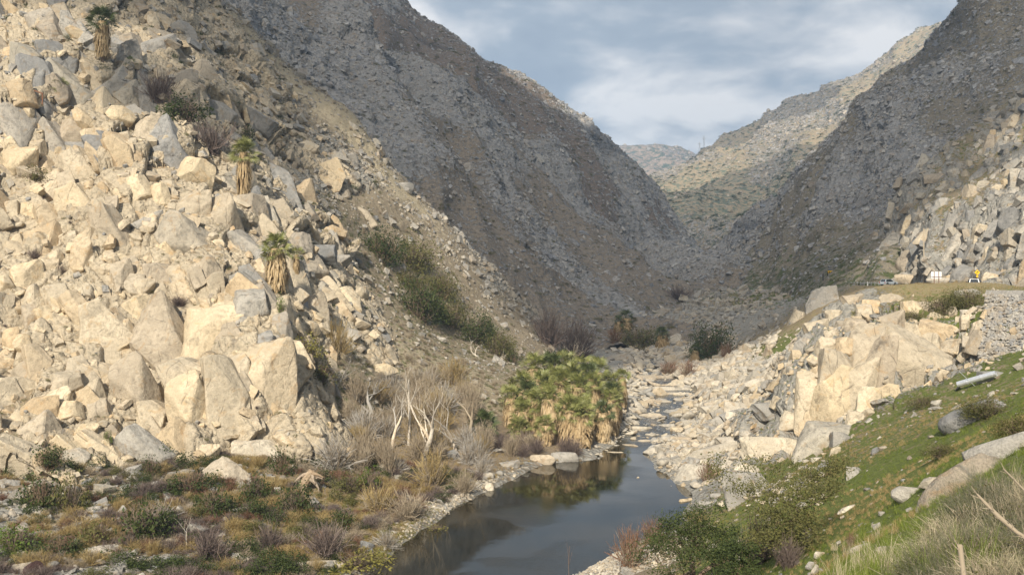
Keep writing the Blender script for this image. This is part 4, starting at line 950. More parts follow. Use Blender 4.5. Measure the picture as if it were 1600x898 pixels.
shr = [
 (290,192,86,52,'dark','broad dark shrub in the hollow high on the left cliff'),(250,160,70,50,'mauve','purple grey bare shrub above the dark hollow shrub, left of it'),(388,222,32,34,'dark','small dark bush directly above the second palm on the cliff'),
 (330,240,90,50,'mauve','wide tangle of bare brown twigs below the dark hollow shrub'),(55,288,44,34,'olive','olive bush among pale boulders at the far left edge'),(208,110,20,18,'olive','small olive tuft right of the uppermost palm'),
 (280,478,44,16,'mauve','dark low cushion shrub above the great cream slabs'),(95,430,20,16,'mauve','small dark cushion shrub on the pale left ledges'),(52,405,30,16,'mauve','dark cushion shrub near the left edge between rounded blocks'),
 (98,688,26,18,'grey','round grey cushion shrub among rubble at the left'),(168,690,18,18,'green','little green plant between the rubble blocks below the great slabs'),
 (75,735,54,34,'dark','dark green bush by the broken rocks at the left, highest of its row'),(66,795,58,52,'dark','dark bush left of the yellow green one near the left edge'),(110,800,44,56,'olive','yellow green upright bush in the lower left'),
 (28,862,70,38,'green','leafy green bush in the bottom left corner'),(235,748,28,34,'dark','thin dark plant in front of the pale triangular slab'),(225,845,80,62,'dark','large dark green bush with white dead twigs, lower left centre'),
 (300,770,66,34,'dark','dark spreading bush below the undercut boulders'),(335,805,56,44,'dark','dark green bush right of the spreading one below the undercut'),(395,785,50,44,'dark','dark bush under the right end of the cream cliff'),
 (440,740,36,40,'dark','dark upright bush at the foot of the big right hand slab'),(462,805,58,46,'dark','round dark green bush beside the white marker'),(545,770,40,30,'olive','olive bush right of the driftwood stump'),(576,762,30,30,'green','yellow green bush beside the driftwood stump, rightmost'),
 (500,755,36,26,'dark','dark low bush between the stump and the grey twig shrub'),(150,855,60,40,'olive','olive bush among white stones near the bottom left'),(95,870,60,30,'dark','dark bush at the bottom edge left of the white broken boulder'),
 (330,875,90,46,'mauve','purple bare shrub at the bottom edge left of the grey block'),(510,872,110,54,'mauve','wide purple brown bare shrub on the bank in the bottom centre left'),(420,862,70,44,'mauve','purple bare shrub between the mossy bank and the grey block'),
 (525,735,84,56,'grey','light grey dome of fine drooping twigs below the thicket'),(605,855,50,28,'grey','white dead twigs hanging over the pool bank'),(250,820,60,40,'grey','white dead twigs in front of the dark lower left bush'),
 (590,800,80,44,'gold','golden dry shrub on the bank above the gravel'),(640,812,80,44,'tan','tan shrub above the gravel spit'),(560,690,50,26,'gold','orange dry shrub left under the bare trees'),(675,762,70,56,'gold','yellowish willow shrub on the bank right of the rubble chute'),
 (725,770,50,34,'tan','tan shrub on the bank just above the pale gravel point'),(680,835,44,22,'yellow','bright moss green shrub at the water line'),(560,890,80,30,'yellow','moss green mound at the bottom beside the pool'),
 (480,560,60,44,'yellow','yellow green willowy shrub below the rusty rock'),(530,560,60,56,'gold','pale yellow bare willow at the top of the thicket'),(505,600,56,44,'olive','olive shrub in the gully under the palms of the cliff'),(440,500,20,40,'green','green creeper in the crack below the third palm'),
 (655,505,84,62,'big','largest dark bush in the gully of the spur'),(705,515,60,46,'bigolive','brown olive bush right of the largest gully bush'),(600,415,66,56,'big','dark bush at the top of the gully on the spur'),(650,425,70,50,'bigolive','olive bush beside the topmost gully bush'),
 (690,470,60,44,'bigolive','olive bush in the middle of the gully'),(745,540,60,50,'big','dark bush low in the gully above the white dead branch'),(780,560,50,44,'bigolive','brown olive bush lowest in the gully'),(640,455,60,34,'bigolive','olive bush between the two dark gully bushes'),
 (585,296,20,16,'dark','small dark bush in the pale grass streak, upper'),(800,570,34,26,'dark','dark bush at the foot of the spur behind the palm grove'),
 (1000,545,80,34,'bigolive','grey olive thicket left of the shaded palm in the stream bed'),(1115,565,62,58,'big','round dark evergreen standing alone on the shaded talus'),(1000,582,1,1,'tan',None),(1045,586,44,22,'rust','orange brown shrub in the stream bed right of the grey boulder'),
 (1075,590,40,26,'rust','reddish bare shrub beside the orange brown one in the stream bed'),(960,535,40,22,'rust','small yellow brown shrub in the shade under the far palm'),(900,560,90,60,'mauve','wide purple bare thicket under the shaded mountain foot'),
 (860,545,80,60,'mauve','purple bare thicket behind the spur foot, left of the wide one'),(1060,470,60,22,'mauve','faint purple brush where the canyon closes'),(1135,562,34,26,'rust','reddish bare shrub against the round evergreen'),
 (1105,752,40,30,'rust','pinkish bare shrub among the pale slabs right of the pool'),(985,885,70,60,'rust','red brown bare shrub at the pool edge left of the oak'),(1020,850,60,40,'rust','rusty bare shrub reaching over the water left of the oak'),(1090,815,50,20,'yellow','yellow shrub between the pool and the big grey boulder'),
 (1185,885,70,80,'mauve','brown bare shrub right of the oak at the bottom'),(1230,890,60,50,'mauve','brown bare shrub below the airy tree'),
 (1345,496,34,18,'yellow','yellow green cushion shrub on the left of the bluff top'),(1370,488,1,1,'tan',None),(1470,492,60,34,'bigolive','olive brown brush mound on the bluff beside the wall, upper'),(1510,480,60,34,'bigolive','olive brown brush right of the upper mound, by the wall'),(1425,500,44,18,'bigolive','low olive brush in the dry grass of the bluff top'),
 (1425,560+34,1,1,'tan',None),(1350,588,34,14,'green','bright green tuft in a crack of the bluff'),(1440,636,60,20,'bigolive','low brownish brush under the right end of the bluff'),(1545,652,80,34,'bigolive','olive shrubs below the white pipe'),
 (1540,640,1,1,'tan',None),(1470,715,60,26,'bigolive','dark olive bush left of the jutting boulder'),(1590,690,80,50,'bigolive','dark olive brush above the long grey slab at right edge'),(1330,852,26,20,'rust','small reddish bush on the bottom of the green slope'),
]
for px, py, w, h, kd, lab in shr:
    if lab: shrub(px, py, w, h, kd, lab, names=None)
r5 = random.Random(55)
for k in range(60):
    px = r5.uniform(545, 800); py = r5.uniform(600, 745) 
    if px > 740 and py < 690: px -= 90
    shrub(px, py, r5.uniform(34, 60), r5.uniform(26, 52), r5.choice(['tan', 'tan', 'grey', 'tan', 'gold']), 'leafless tan shrub in the thicket between the cream cliff and the palm grove', 'bare shrubs of the thicket')
for k in range(9):
    px = r5.uniform(770, 900); shrub(px, 700 + r5.uniform(-8, 14), r5.uniform(26, 44), r5.uniform(20, 30), r5.choice(['tan', 'mauve']), 'bare brown shrub under the edge of the palm grove', 'bare shrubs under the palm grove')
# brush of the right foreground
for k in range(42):
    px = r5.uniform(1400, 1640); py = r5.uniform(760, 1000)
    if py < 1020 - (px - 1330) * .95: continue
    shrub(px, py, r5.uniform(120, 200), r5.uniform(60, 100), r5.choice(['sage', 'sage', 'sage', 'sage', 'strawtwig']), 'dense grey green brush with dry stems filling the lower right corner', 'foreground brush', names=('valley_floor',))
for k in range(60):
    px = r5.uniform(1290, 1560); py = r5.uniform(820, 930); p, n, nm = hit(px, py, ('valley_floor',))
    if p is None or p.y > 40: continue
    o = bpy.data.objects.new('grass_clump', with_mat(TUFTF[k % 3], G_GRASS if r5.random() < .65 else B_STRAW)); C.objects.link(o); place(o, p, (.5, .5, r5.uniform(.35, .7)), r5.uniform(0, 6))
    o['label'] = 'tall grass clump at the bottom right, below the grey slabs'; o['category'] = 'grass'; o['group'] = 'tall grass clumps of the foreground'

for pts, lab in (([(1640, 862, 1.9), (1590, 832, 2.0), (1560, 806, 2.0), (1527, 772, 2.05)], 'thick pale dry stalk reaching in from the right edge, close to the camera'), ([(1512, 960, 1.7), (1506, 900, 1.75), (1500, 852, 1.8)], 'thick pale dry stalk standing at the bottom right, close to the camera'), ([(1640, 800, 2.6), (1600, 765, 2.6), (1568, 732, 2.6)], 'thin pale dry stalk above the thick one at the right edge')):
    vs, fs = [], []; P_ = [Vector(pt(*q)) for q in pts]; o0 = P_[0].copy(); limb(vs, fs, [p - o0 for p in P_], [.0052, .0046, .0048, .0022][:len(P_)] if 'thick' in lab[:6] else [.004, .003, .002], 8)
    rr2 = random.Random(len(lab))
    for k in range(26):
        t = rr2.random() * (len(P_) - 1.01); i_ = int(t); b = P_[i_].lerp(P_[i_ + 1], t - i_) - o0; d = Vector((rr2.gauss(-.4, .5), rr2.gauss(0, .6), rr2.gauss(.5, .4))).normalized(); ribbon(vs, fs, [np.array(b), np.array(b + d * .012), np.array(b + d * .022)], .0009, .0003, np.array((.7, 0, .7)))
    me = mesh_of(vs, fs, 'stalk'); me.polygons.foreach_set('use_smooth', [True] * len(me.polygons)); o = link_mesh('dry_stalk', me, [B_TAN], label=lab, category='stalk'); o.location = o0
# ------------------------------------------------------------------ trees
def skeleton_tree(name, px, py, h, lab, seed, mat, levels=4, leaves=None, leafmat=None, leafn=0, names=None, cat='tree', leafscale=1.0, **kw):
    p, n, nm = hit(px, py, names)
    if p is None: return
    H = h * p.y / FPX; root = bpy.data.objects.new(name, None); C.objects.link(root); root.location = p - Vector((0, 0, .15)); root['label'] = lab; root['category'] = cat
    lv, tips = branchwork(seed, levels, **kw); top = max(t[0].z for t in tips); s = H / top
    for l, (vs, fs) in enumerate(lv):
        me = mesh_of(vs, fs, 'limb'); me.polygons.foreach_set('use_smooth', [True] * len(me.polygons)); me.materials.append(mat)
        o = bpy.data.objects.new(('trunk', 'branches', 'branches', 'twigs', 'twigs')[l], me); C.objects.link(o); o.parent = root; o.scale = (s, s, s)
        if l > 0: o['kind'] = 'stuff'
    if leaves:
        r = random.Random(seed); g = [t for t in tips if t[1] >= levels - 2]; r.shuffle(g); vs = []; fs = []
        for t, l in g[:leafn]:
            for q in range(leaves):
                c = t * s + Vector((r.gauss(0, 1), r.gauss(0, 1), r.gauss(0, .7))) * H * .045; a = Vector((r.gauss(0, 1), r.gauss(0, 1), r.gauss(0, 1))).normalized(); b = a.orthogonal().normalized(); L = .07 * leafscale * r.uniform(.6, 1.3)
                i = len(vs); vs += [tuple(c - a * L), tuple(c + b * L * .5), tuple(c + a * L), tuple(c - b * L * .5)]; fs.append((i, i + 1, i + 2, i + 3))
        me = mesh_of(vs, fs, 'crown'); me.materials.append(leafmat); o = bpy.data.objects.new('crown', me); C.objects.link(o); o.parent = root; o['kind'] = 'stuff'
    return root
skeleton_tree('bare_tree', 638, 695, 140, 'thin straight white trunked leafless tree, leftmost of the tall bare trees', 1, BARKW, 4, n0=3, trunk=.75, r0=.018, crook=.05, spread=.5, up=.5, ratio=.45)
skeleton_tree('bare_tree', 660, 718, 150, 'forked white leafless tree in the middle of the bare trees', 2, BARKW, 5, n0=3, trunk=.3, r0=.024, crook=.16, spread=.5, up=.5, ratio=.74)
skeleton_tree('bare_tree', 688, 718, 148, 'crooked white leafless tree, rightmost of the tall bare trees', 5, BARKW, 5, n0=3, trunk=.42, r0=.024, crook=.2, spread=.45, up=.5, ratio=.68)
skeleton_tree('bare_tree', 735, 690, 130, 'wide fine twigged pale bare tree nearest the palm grove', 9, B_TAN, 5, n0=4, trunk=.3, r0=.022, crook=.15, spread=.6, up=.4, ratio=.72)
skeleton_tree('bare_tree', 585, 660, 90, 'low bare tree with pale spreading twigs left of the tall trunks', 11, B_GREYT, 5, n0=4, trunk=.25, r0=.025, crook=.2, spread=.7, up=.3, ratio=.74)
skeleton_tree('bare_tree', 530, 620, 80, 'grey bare tree growing at the edge of the gully above the thicket', 12, B_GREYT, 5, n0=4, trunk=.25, r0=.022, crook=.2, spread=.7, up=.3, ratio=.74)
skeleton_tree('bare_tree', 612, 700, 118, 'slim pale bare tree between the low bare tree and the straight one', 31, BARKW, 5, n0=3, trunk=.35, r0=.022, crook=.18, spread=.5, up=.5, ratio=.7)
skeleton_tree('bare_tree', 712, 705, 125, 'pale bare tree with fine upright limbs beside the crooked one, on its right', 33, BARKW, 5, n0=3, trunk=.3, r0=.018, crook=.18, spread=.5, up=.5, ratio=.72)
skeleton_tree('dead_tree', 748, 560, 44, 'bleached dead branches sticking out of the gully bushes', 14, BARKW, 4, n0=3, trunk=.4, r0=.03, crook=.25, spread=.8, up=.0, lean=(-.9, 0), ratio=.7)
skeleton_tree('dead_tree', 785, 570, 30, 'small bleached snag right of the dead branches in the gully', 15, BARKW, 4, n0=3, trunk=.4, r0=.03, crook=.25, spread=.8, up=.1, ratio=.7)
skeleton_tree('dead_tree', 292, 860, 60, 'thin white dead sapling standing in the lower left brush', 16, BARKW, 4, n0=3, trunk=.6, r0=.014, crook=.1, spread=.6, up=.3, ratio=.6)
skeleton_tree('dead_tree', 145, 820, 30, 'bleached low dead branches between the lower left bushes', 17, BARKW, 4, n0=3, trunk=.4, r0=.03, crook=.3, spread=.9, up=.1, ratio=.7)
skeleton_tree('bare_tree', 885, 585, 70, 'pale leafless tree in the shaded thicket beyond the palm grove', 18, BARKW, 5, n0=3, trunk=.3, r0=.018, crook=.2, spread=.6, up=.35, ratio=.74)
skeleton_tree('bare_tree', 970, 905, 70, 'small leafless grey sapling on the gravel at the bottom of the pool', 19, B_GREYT, 4, n0=3, trunk=.5, r0=.012, crook=.15, spread=.6, up=.4, ratio=.65)
skeleton_tree('bare_tree', 888, 905, 66, 'thin dark leafless sapling left of the grey one on the gravel', 20, B_MAUVE, 4, n0=3, trunk=.7, r0=.009, crook=.06, spread=.5, up=.5, ratio=.45)
skeleton_tree('oak_tree', 1080, 940, 155, 'dense dark green oak at the bottom beside the pool', 21, BARKB, 5, leaves=34, leafmat=G_DARK, leafn=520, n0=4, trunk=.28, r0=.03, crook=.18, spread=.85, up=.15, ratio=.72, leafscale=.9)
skeleton_tree('oak_tree', 1150, 955, 125, 'lower dark green oak joined to the right of the dense one', 22, BARKB, 5, leaves=34, leafmat=G_DARK, leafn=420, n0=4, trunk=.25, r0=.03, crook=.18, spread=.95, up=.1, ratio=.72, leafscale=.9)
skeleton_tree('olive_tree', 1212, 885, 185, 'airy grey green tree with a reddish trunk in front of the grassy slope', 23, BARKB, 5, leaves=40, leafmat=G_OLIVE, leafn=520, n0=4, trunk=.45, r0=.018, crook=.15, spread=1.0, up=.12, ratio=.66, leafscale=.9)
skeleton_tree('bare_tree', 1150, 890, 80, 'grey bare young tree between the oak and the airy tree', 24, B_GREYT, 5, n0=4, trunk=.4, r0=.012, crook=.1, spread=.5, up=.5, ratio=.62)

# ------------------------------------------------------------------ fan palms
def frond_mesh(seed, dead=False):
    r = random.Random(seed); vs = []; fs = []
    L = .9; limb(vs, fs, [(0, 0, 0), (L * .5, 0, .06), (L, 0, 0)], [.03, .022, .015], 3)
    m = 12
    for k in range(m):
        a = R(-82 + 164 * k / (m - 1)); d = Vector((math.cos(a), math.sin(a), 0)); q = Vector((-math.sin(a), math.cos(a), 0)); l = .85 * (1 - .25 * abs(a) / 1.5) * r.uniform(.9, 1.08); w = .040
        b = Vector((L, 0, 0)); dz = r.uniform(-.03, .03); p1 = b + d * l * .55 + Vector((0, 0, dz - .02)); p2 = b + d * l + Vector((0, 0, -l * r.uniform(.18, .42)))
        i = len(vs); vs += [tuple(b), tuple(p1 - q * w), tuple(p1 + q * w + Vector((0, 0, .03))), tuple(p2)]; fs += [(i, i + 1, i + 2), (i + 1, i + 3, i + 2)]
    return mesh_of(vs, fs, 'frond')
FROND = [frond_mesh(i) for i in range(4)]
def skirt_mesh(seed, full=1.0):
    """hanging thatch of dead leaves, unit height, radius about .5 at the top third"""
    r = random.Random(seed); vs = []; fs = []
    for k in range(430):
        a = r.uniform(0, 6.2832); z = r.uniform(.12, 1.0); prof = .30 + .24 * math.sin(min(1, (z) * 1.15) * 2.6); rad = prof * full * r.uniform(.72, 1.05)
        d = Vector((math.cos(a), math.sin(a), 0)); t = Vector((-math.sin(a), math.cos(a), 0)); l = r.uniform(.14, .30); w = r.uniform(.015, .04)
        p0 = d * rad * .78 + Vector((0, 0, z)); p1 = d * rad * 1.02 + Vector((0, 0, z - l * .5)) + t * r.uniform(-.03, .03); p2 = d * rad * r.uniform(.92, 1.1) + Vector((0, 0, max(-.02, z - l))) + t * r.uniform(-.05, .05)
        i = len(vs); vs += [tuple(p0 - t * w), tuple(p0 + t * w), tuple(p1 + t * w * 1.3), tuple(p1 - t * w * 1.3), tuple(p2 + t * w * .3), tuple(p2 - t * w * .3)]; fs += [(i, i + 1, i + 2, i + 3), (i + 3, i + 2, i + 4, i + 5)]
    limb(vs, fs, [(0, 0, 0.05), (0, 0, .35), (0, 0, .7), (0, 0, 1)], [.17 * full, .28 * full, .38 * full, .24 * full], 12)
    return mesh_of(vs, fs, 'skirt')
SKM = [skirt_mesh(i) for i in range(3)]
tv, tf = [], []; limb(tv, tf, [(0, 0, 0), (.02, 0, .3), (0, .01, .7), (0, 0, 1)], [1.15, 1, .95, .8], 10); TRUNK = mesh_of(tv, tf, 'trunk')
rp = random.Random(99)
def palm(px, py, top, cw, lab, group=None, skirt=1.0, sk_from=.0, leafm=None, nfr=30, names=None):
    """py foot, top of the crown, cw crown width, all as surveyed in the photograph at the foot's distance"""
    p, n, nm = hit(px, py, names)
    if p is None: print('palm miss', px, py); return
    k = p.y / FPX; H = (py - top) * k; cr = cw * k * .5; leafm = leafm or G_PALM
    root = bpy.data.objects.new('fan_palm', None); C.objects.link(root); root.location = p - Vector((0, 0, .2)); root.rotation_euler = (rp.gauss(0, .03), rp.gauss(0, .03), rp.uniform(0, 6.28)); root['label'] = lab; root['category'] = 'palm'
    if group: root['group'] = group
    hub = max(.15, H - cr * .85)
    if skirt > 0:
        o = bpy.data.objects.new('trunk', with_mat(TRUNK, BARKB)); C.objects.link(o); o.parent = root; o.scale = (.28, .28, hub)
        o = bpy.data.objects.new('skirt', with_mat(SKM[rp.randrange(3)], SKIRT)); C.objects.link(o); o.parent = root; z0 = hub * sk_from; o.location = (0, 0, z0); w = cr * 1.15 * skirt; o.scale = (w * 1.35, w * 1.35, hub - z0 + cr * .15)
    for f in range(nfr):
        e = R(-30 + 112 * ((f + .5) / nfr) ** .8) + rp.gauss(0, .12); a = f * 2.39996 + rp.gauss(0, .15)
        o = bpy.data.objects.new('frond', with_mat(FROND[rp.randrange(4)], leafm)); C.objects.link(o); o.parent = root; s = cr / 1.62 * rp.uniform(.85, 1.12)
        o.location = (0, 0, hub + .1 * cr * f / nfr); o.rotation_euler = Euler((rp.gauss(0, .6), -e, a), 'XYZ'); o.scale = (s, s, s)
    return root
palm(160, 98, 12, 56, 'uppermost palm high on the left cliff with a brown tapering skirt', sk_from=.15, skirt=.55, nfr=48, leafm=G_PALMD)
palm(381, 312, 218, 52, 'slim palm on the cliff edge with a straight shaggy skirt, second from the top', nfr=48, skirt=.60, sk_from=.12)
palm(434, 455, 366, 56, 'stout palm with a fat straw skirt low on the cliff', nfr=48, skirt=.80)
palm(463, 428, 384, 34, 'small palm pup growing against the stout palm', skirt=.4, nfr=18)
palm(92, 158, 122, 34, 'stemless bright palm tuft on the upper left cliff', skirt=0, nfr=26)
palm(205, 108, 88, 24, 'stemless small palm tuft right of the uppermost palm', skirt=0, nfr=14, leafm=G_PALMD)
GR = [(815,655,578,52),(836,645,560,56),(858,640,552,58),(882,640,552,58),(906,642,556,58),(930,645,562,54),(950,650,574,48),(824,668,592,54),(848,665,580,58),(874,665,578,58),(900,668,582,58),(926,668,586,56),(950,668,596,46),
      (838,684,612,50),(862,690,606,56),(890,694,612,54),(916,692,612,56),(940,690,622,46),(962,662,590,38),(804,668,600,44),(870,650,566,54),(896,652,568,54),(920,655,574,52),(812,684,622,46),(958,680,612,40),(852,696,640,40)]
rows = {'back': [], 'middle': [], 'front': []}
for g in GR: rows['back' if g[1] < 653 else 'middle' if g[1] < 676 else 'front'].append(g)
ORD = ['first', 'second', 'third', 'fourth', 'fifth', 'sixth', 'seventh', 'eighth', 'ninth', 'tenth', 'eleventh', 'twelfth', 'thirteenth']
def grove_label(g):
    for k, v in rows.items():
        if g in v: return 'straw skirted fan palm, %s from the left in the %s row of the grove' % (ORD[sorted(v).index(g)], k)
for q, g in enumerate(GR): palm(g[0] + rp.uniform(-4, 4), g[1], g[2] + rp.uniform(-7, 7), g[3] * rp.uniform(.9, 1.1), grove_label(g), 'fan palms of the sunlit grove', skirt=.75, nfr=30, leafm=G_PALMD if q % 5 == 2 else G_PALM, names=('valley_floor', 'left_spur'))
palm(905, 696, 624, 56, 'fan palm with the fullest golden skirt at the front of the grove', skirt=1.0, nfr=28, names=('valley_floor', 'left_spur'))
palm(971, 640, 575, 34, 'fan palm with an orange tinged crown at the right end of the grove', skirt=.7, names=('valley_floor',))
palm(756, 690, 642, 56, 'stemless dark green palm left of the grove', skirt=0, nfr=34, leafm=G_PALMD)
palm(812, 690, 650, 48, 'low stemless palm at the left foot of the grove', skirt=0, nfr=30)
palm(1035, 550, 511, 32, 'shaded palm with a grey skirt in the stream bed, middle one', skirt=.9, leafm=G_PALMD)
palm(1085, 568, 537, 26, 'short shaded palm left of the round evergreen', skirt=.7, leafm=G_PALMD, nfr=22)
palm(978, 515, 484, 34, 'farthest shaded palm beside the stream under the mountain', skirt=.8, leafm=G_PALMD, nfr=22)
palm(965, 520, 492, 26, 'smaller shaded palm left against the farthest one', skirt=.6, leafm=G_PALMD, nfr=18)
# ------------------------------------------------------------------ road, walls, traffic, signs
def plain(name, col, rough=.6, metal=0.0, spec=.4, var=.12, s=8.0):
    m, nt, b = new_mat(name); n = noise(nt, geo_pos(nt), s, 4, .6)
    nt.links.new(mixc(nt, 1.0, col, ramp(nt, n, [(.3, 1 - var), (.7, 1 + var)]), 'MULTIPLY'), b.inputs['Base Color'])
    b.inputs['Roughness'].default_value = rough; b.inputs['Metallic'].default_value = metal; b.inputs['Specular IOR Level'].default_value = spec; return m
ASPH = plain('asphalt', (.055, .054, .052), .9, 0, .2, .25, 3); WPAINT = plain('white_paint', (.80, .80, .78), .35); YPAINT = plain('yellow_sign_sheet', (.85, .50, .02), .5); BLK = plain('black_rubber', (.02, .02, .02), .8)
GLS = plain('dark_glass', (.02, .025, .03), .05, 0, .8, 0); REDL = plain('red_lens', (.45, .02, .015), .2); WOODB = plain('brown_timber', (.16, .075, .04), .8); WOODP = plain('weathered_pole', (.42, .35, .25), .85)
STEEL = plain('galvanised_steel', (.62, .63, .64), .35, .6); CONC = plain('old_concrete', (.26, .25, .22), .9); RUST = plain('rusty_metal', (.06, .03, .025), .85); SILV = plain('silver_blue_paint', (.52, .58, .62), .3, .3); MORT = plain('mortar', (.22, .21, .19), .95); CHROME = plain('chrome', (.7, .7, .7), .2, .9)
def box_bm(bm, c, s, rot=None):
    m = Matrix.Translation(c) @ (rot.to_4x4() if rot else Matrix()) @ Matrix.Diagonal((s[0], s[1], s[2], 1)); return bmesh.ops.create_cube(bm, size=1.0, matrix=m)
def cyl_bm(bm, a, b, r, n=8):
    a, b = Vector(a), Vector(b); q = (b - a).to_track_quat('Z', 'Y'); bmesh.ops.create_cone(bm, cap_ends=True, segments=n, radius1=r, radius2=r, depth=(b - a).length, matrix=Matrix.Translation((a + b) / 2) @ q.to_matrix().to_4x4())
def obj_bm(name, bm, mat, parent=None, bev=0.0, **props):
    if bev: bmesh.ops.bevel(bm, geom=list(bm.edges), offset=bev, segments=2, affect='EDGES', clamp_overlap=True)
    return link_mesh(name, bm_to_mesh(bm, name, 35), [mat], parent, **props)
def empty(name, loc, label, cat, rz=0, group=None):
    o = bpy.data.objects.new(name, None); C.objects.link(o); o.location = loc; o.rotation_euler = (0, 0, rz); o['label'] = label; o['category'] = cat
    if group: o['group'] = group
    return o
# road
def strip(name, off0, off1, lift, mat):
    ys = np.linspace(0, len(road_c) - 1, 160); X = np.interp(ys, range(len(road_c)), road_c[:, 0]); Y = np.interp(ys, range(len(road_c)), road_c[:, 1]); Z = road_z(Y)
    T = np.stack([np.gradient(X), np.gradient(Y)], -1); T /= np.linalg.norm(T, axis=1, keepdims=True); Nn = np.stack([T[:, 1], -T[:, 0]], -1); vs = []; fs = []
    for k in range(len(X)):
        for o_ in (off0, off1): vs.append((X[k] + Nn[k, 0] * o_, Y[k] + Nn[k, 1] * o_, Z[k] + lift))
    for k in range(len(X) - 1): fs.append((2 * k, 2 * k + 1, 2 * k + 3, 2 * k + 2))
    o = link_mesh(name, mesh_of(vs, fs, name), [mat]); o['kind'] = 'structure'; return o
strip('road', -3.6, 3.6, .07, ASPH); strip('road_edge_line', -3.3, -3.18, .075, WPAINT); strip('road_edge_line', 3.18, 3.3, .075, WPAINT); strip('road_centre_line', -.12, -.02, .075, YPAINT); strip('road_centre_line', .05, .15, .075, YPAINT)
# masonry retaining wall at the right edge
def masonry(name, tl, tr, br, bl, label, seed, st, nobj, parapet=.8, lod=False):
    tl, tr, br, bl = map(Vector, (tl, tr, br, bl)); nrm = (tr - tl).cross(bl - tl).normalized()
    if nrm.dot((tl + br) / 2) > 0: nrm = -nrm
    root = empty(name, (bl + br) / 2, label, 'wall'); inv = -root.location
    vs, fs = [], []
    for dd_ in (.06, 1.2):
        for a in range(13):
            for b in range(13): vs.append(tuple(tl.lerp(tr, a / 12).lerp(bl.lerp(br, a / 12), b / 12) + inv - nrm * dd_))
    for a in range(12):
        for b in range(12):
            for o_ in (0, 169): q = o_ + a * 13 + b; fs.append((q, q + 13, q + 14, q + 1))
        fs += [(a * 13, a * 13 + 13, a * 13 + 182, a * 13 + 169), (a * 13 + 12, a * 13 + 25, a * 13 + 194, a * 13 + 181), (a, a + 1, a + 170, a + 169), (156 + a, 157 + a, 326 + a, 325 + a)]
    link_mesh('backing', mesh_of(vs, fs, 'backing'), [MORT], root)
    W_ = (tr - tl).length; H_ = (bl - tl).length; nu, nv = int(W_ / st), int(H_ / (st * .72)); r = np.random.default_rng(seed); P_, Rr, Sc, Ix = [], [], [], []
    ex = (tr - tl).normalized(); ey = nrm; ez = ex.cross(ey).normalized()
    base = Matrix((ex, ey, ez)).transposed()
    for i in range(nu):
        for j in range(nv):
            u = (i + .5 + r.uniform(-.32, .32) + .5 * (j % 2)) / nu; v = (j + .5 + r.uniform(-.3, .3)) / nv
            if u > 1: continue
            p = tl.lerp(tr, u).lerp(bl.lerp(br, u), v) + inv; P_.append(tuple(p + nrm * r.uniform(-.02, .06))); m = base @ Matrix.Rotation(r.normal(0, .38), 3, 'Y') @ Matrix.Rotation(r.normal(0, .15), 3, 'X')
            Rr.append(tuple(m.to_euler())); w = st * r.uniform(.36, .86); Sc.append((w, st * .32, w * r.uniform(.45, .85))); Ix.append(r.integers(len(SMALLROCK)))
    P_ = np.array(P_); d = np.array([(hyp[0] - inv[0]) ** 2 + (hyp[1] - inv[1]) ** 2 - 1e4 * (abs((hyp[0] - inv[0]) / (hyp[1] - inv[1]) * FPX + 800 - 1560) < 45) for hyp in P_]); order = np.argsort(d)
    for k in order[:nobj]:
        o = bpy.data.objects.new('stone', with_mat(SMALLROCK[Ix[k]], M_WALL)); C.objects.link(o); o.parent = root; o.location = P_[k]; o.rotation_euler = Rr[k]; o.scale = Sc[k]
    rest = order[nobj:]
    if len(rest): gn_scatter('stones', P_[rest], np.array(Rr)[rest], np.array(Sc)[rest], np.array(Ix)[rest], SMALLROCK, M_WALL, parent=root)
    if parapet:
        bm = bmesh.new(); n = 12
        for k in range(n):
            a = tl.lerp(tr, k / n) + inv; b = tl.lerp(tr, (k + 1) / n) + inv; c = (a + b) / 2 + Vector((0, 0, parapet / 2 - .1)) - nrm * .3
            box_bm(bm, c, ((b - a).length * .985, .55, parapet * r.uniform(.94, 1.04)), base)
        obj_bm('parapet', bm, M_WALL, root, .05)
    return root
M_WALL = rock_mat('wall_stone', (.42, .40, .36), (.33, .31, .28), (.19, .185, .17), (.36, .30, .22), 2.0, .4)
masonry('retaining_wall', WALL[0], WALL[1], WALL[2], WALL[3], 'high rubble stone retaining wall with a low parapet at the right edge', 3, .56, 300)
masonry('retaining_wall', (95.5, 292, 22.3), (98.5, 262, 22.5), (96.0, 260, 16.5), (92.5, 290, 16), 'low stone wall under the guard posts, left of the bluff top', 4, .6, 120, 0.5)
# guard posts
gr = empty('guard_rail', (94.5, 275, 22.4), 'row of thin steel guard posts with a cable along the road behind the bluff', 'guard rail')
for k in range(19):
    y = 250 + k * 3.6; x = np.interp(y, road_c[:, 1], road_c[:, 0]) - 3.9; z = float(road_z(np.array(y))); bm = bmesh.new(); wh = k in (3, 9); box_bm(bm, (x - 94.5, y - 275, z - 22.4 + .45), (.12 + .12 * wh, .12, 1.1)); obj_bm('post', bm, WPAINT if wh else STEEL, gr)
bm = bmesh.new()
for k in range(18):
    a, b = [(np.interp(y, road_c[:, 1], road_c[:, 0]) - 3.98 - 94.5, y - 275, float(road_z(np.array(y))) - 22.4 + .75) for y in (250 + k * 3.6, 253.6 + k * 3.6)]; cyl_bm(bm, a, b, .05, 5)
obj_bm('rail', bm, STEEL, gr)
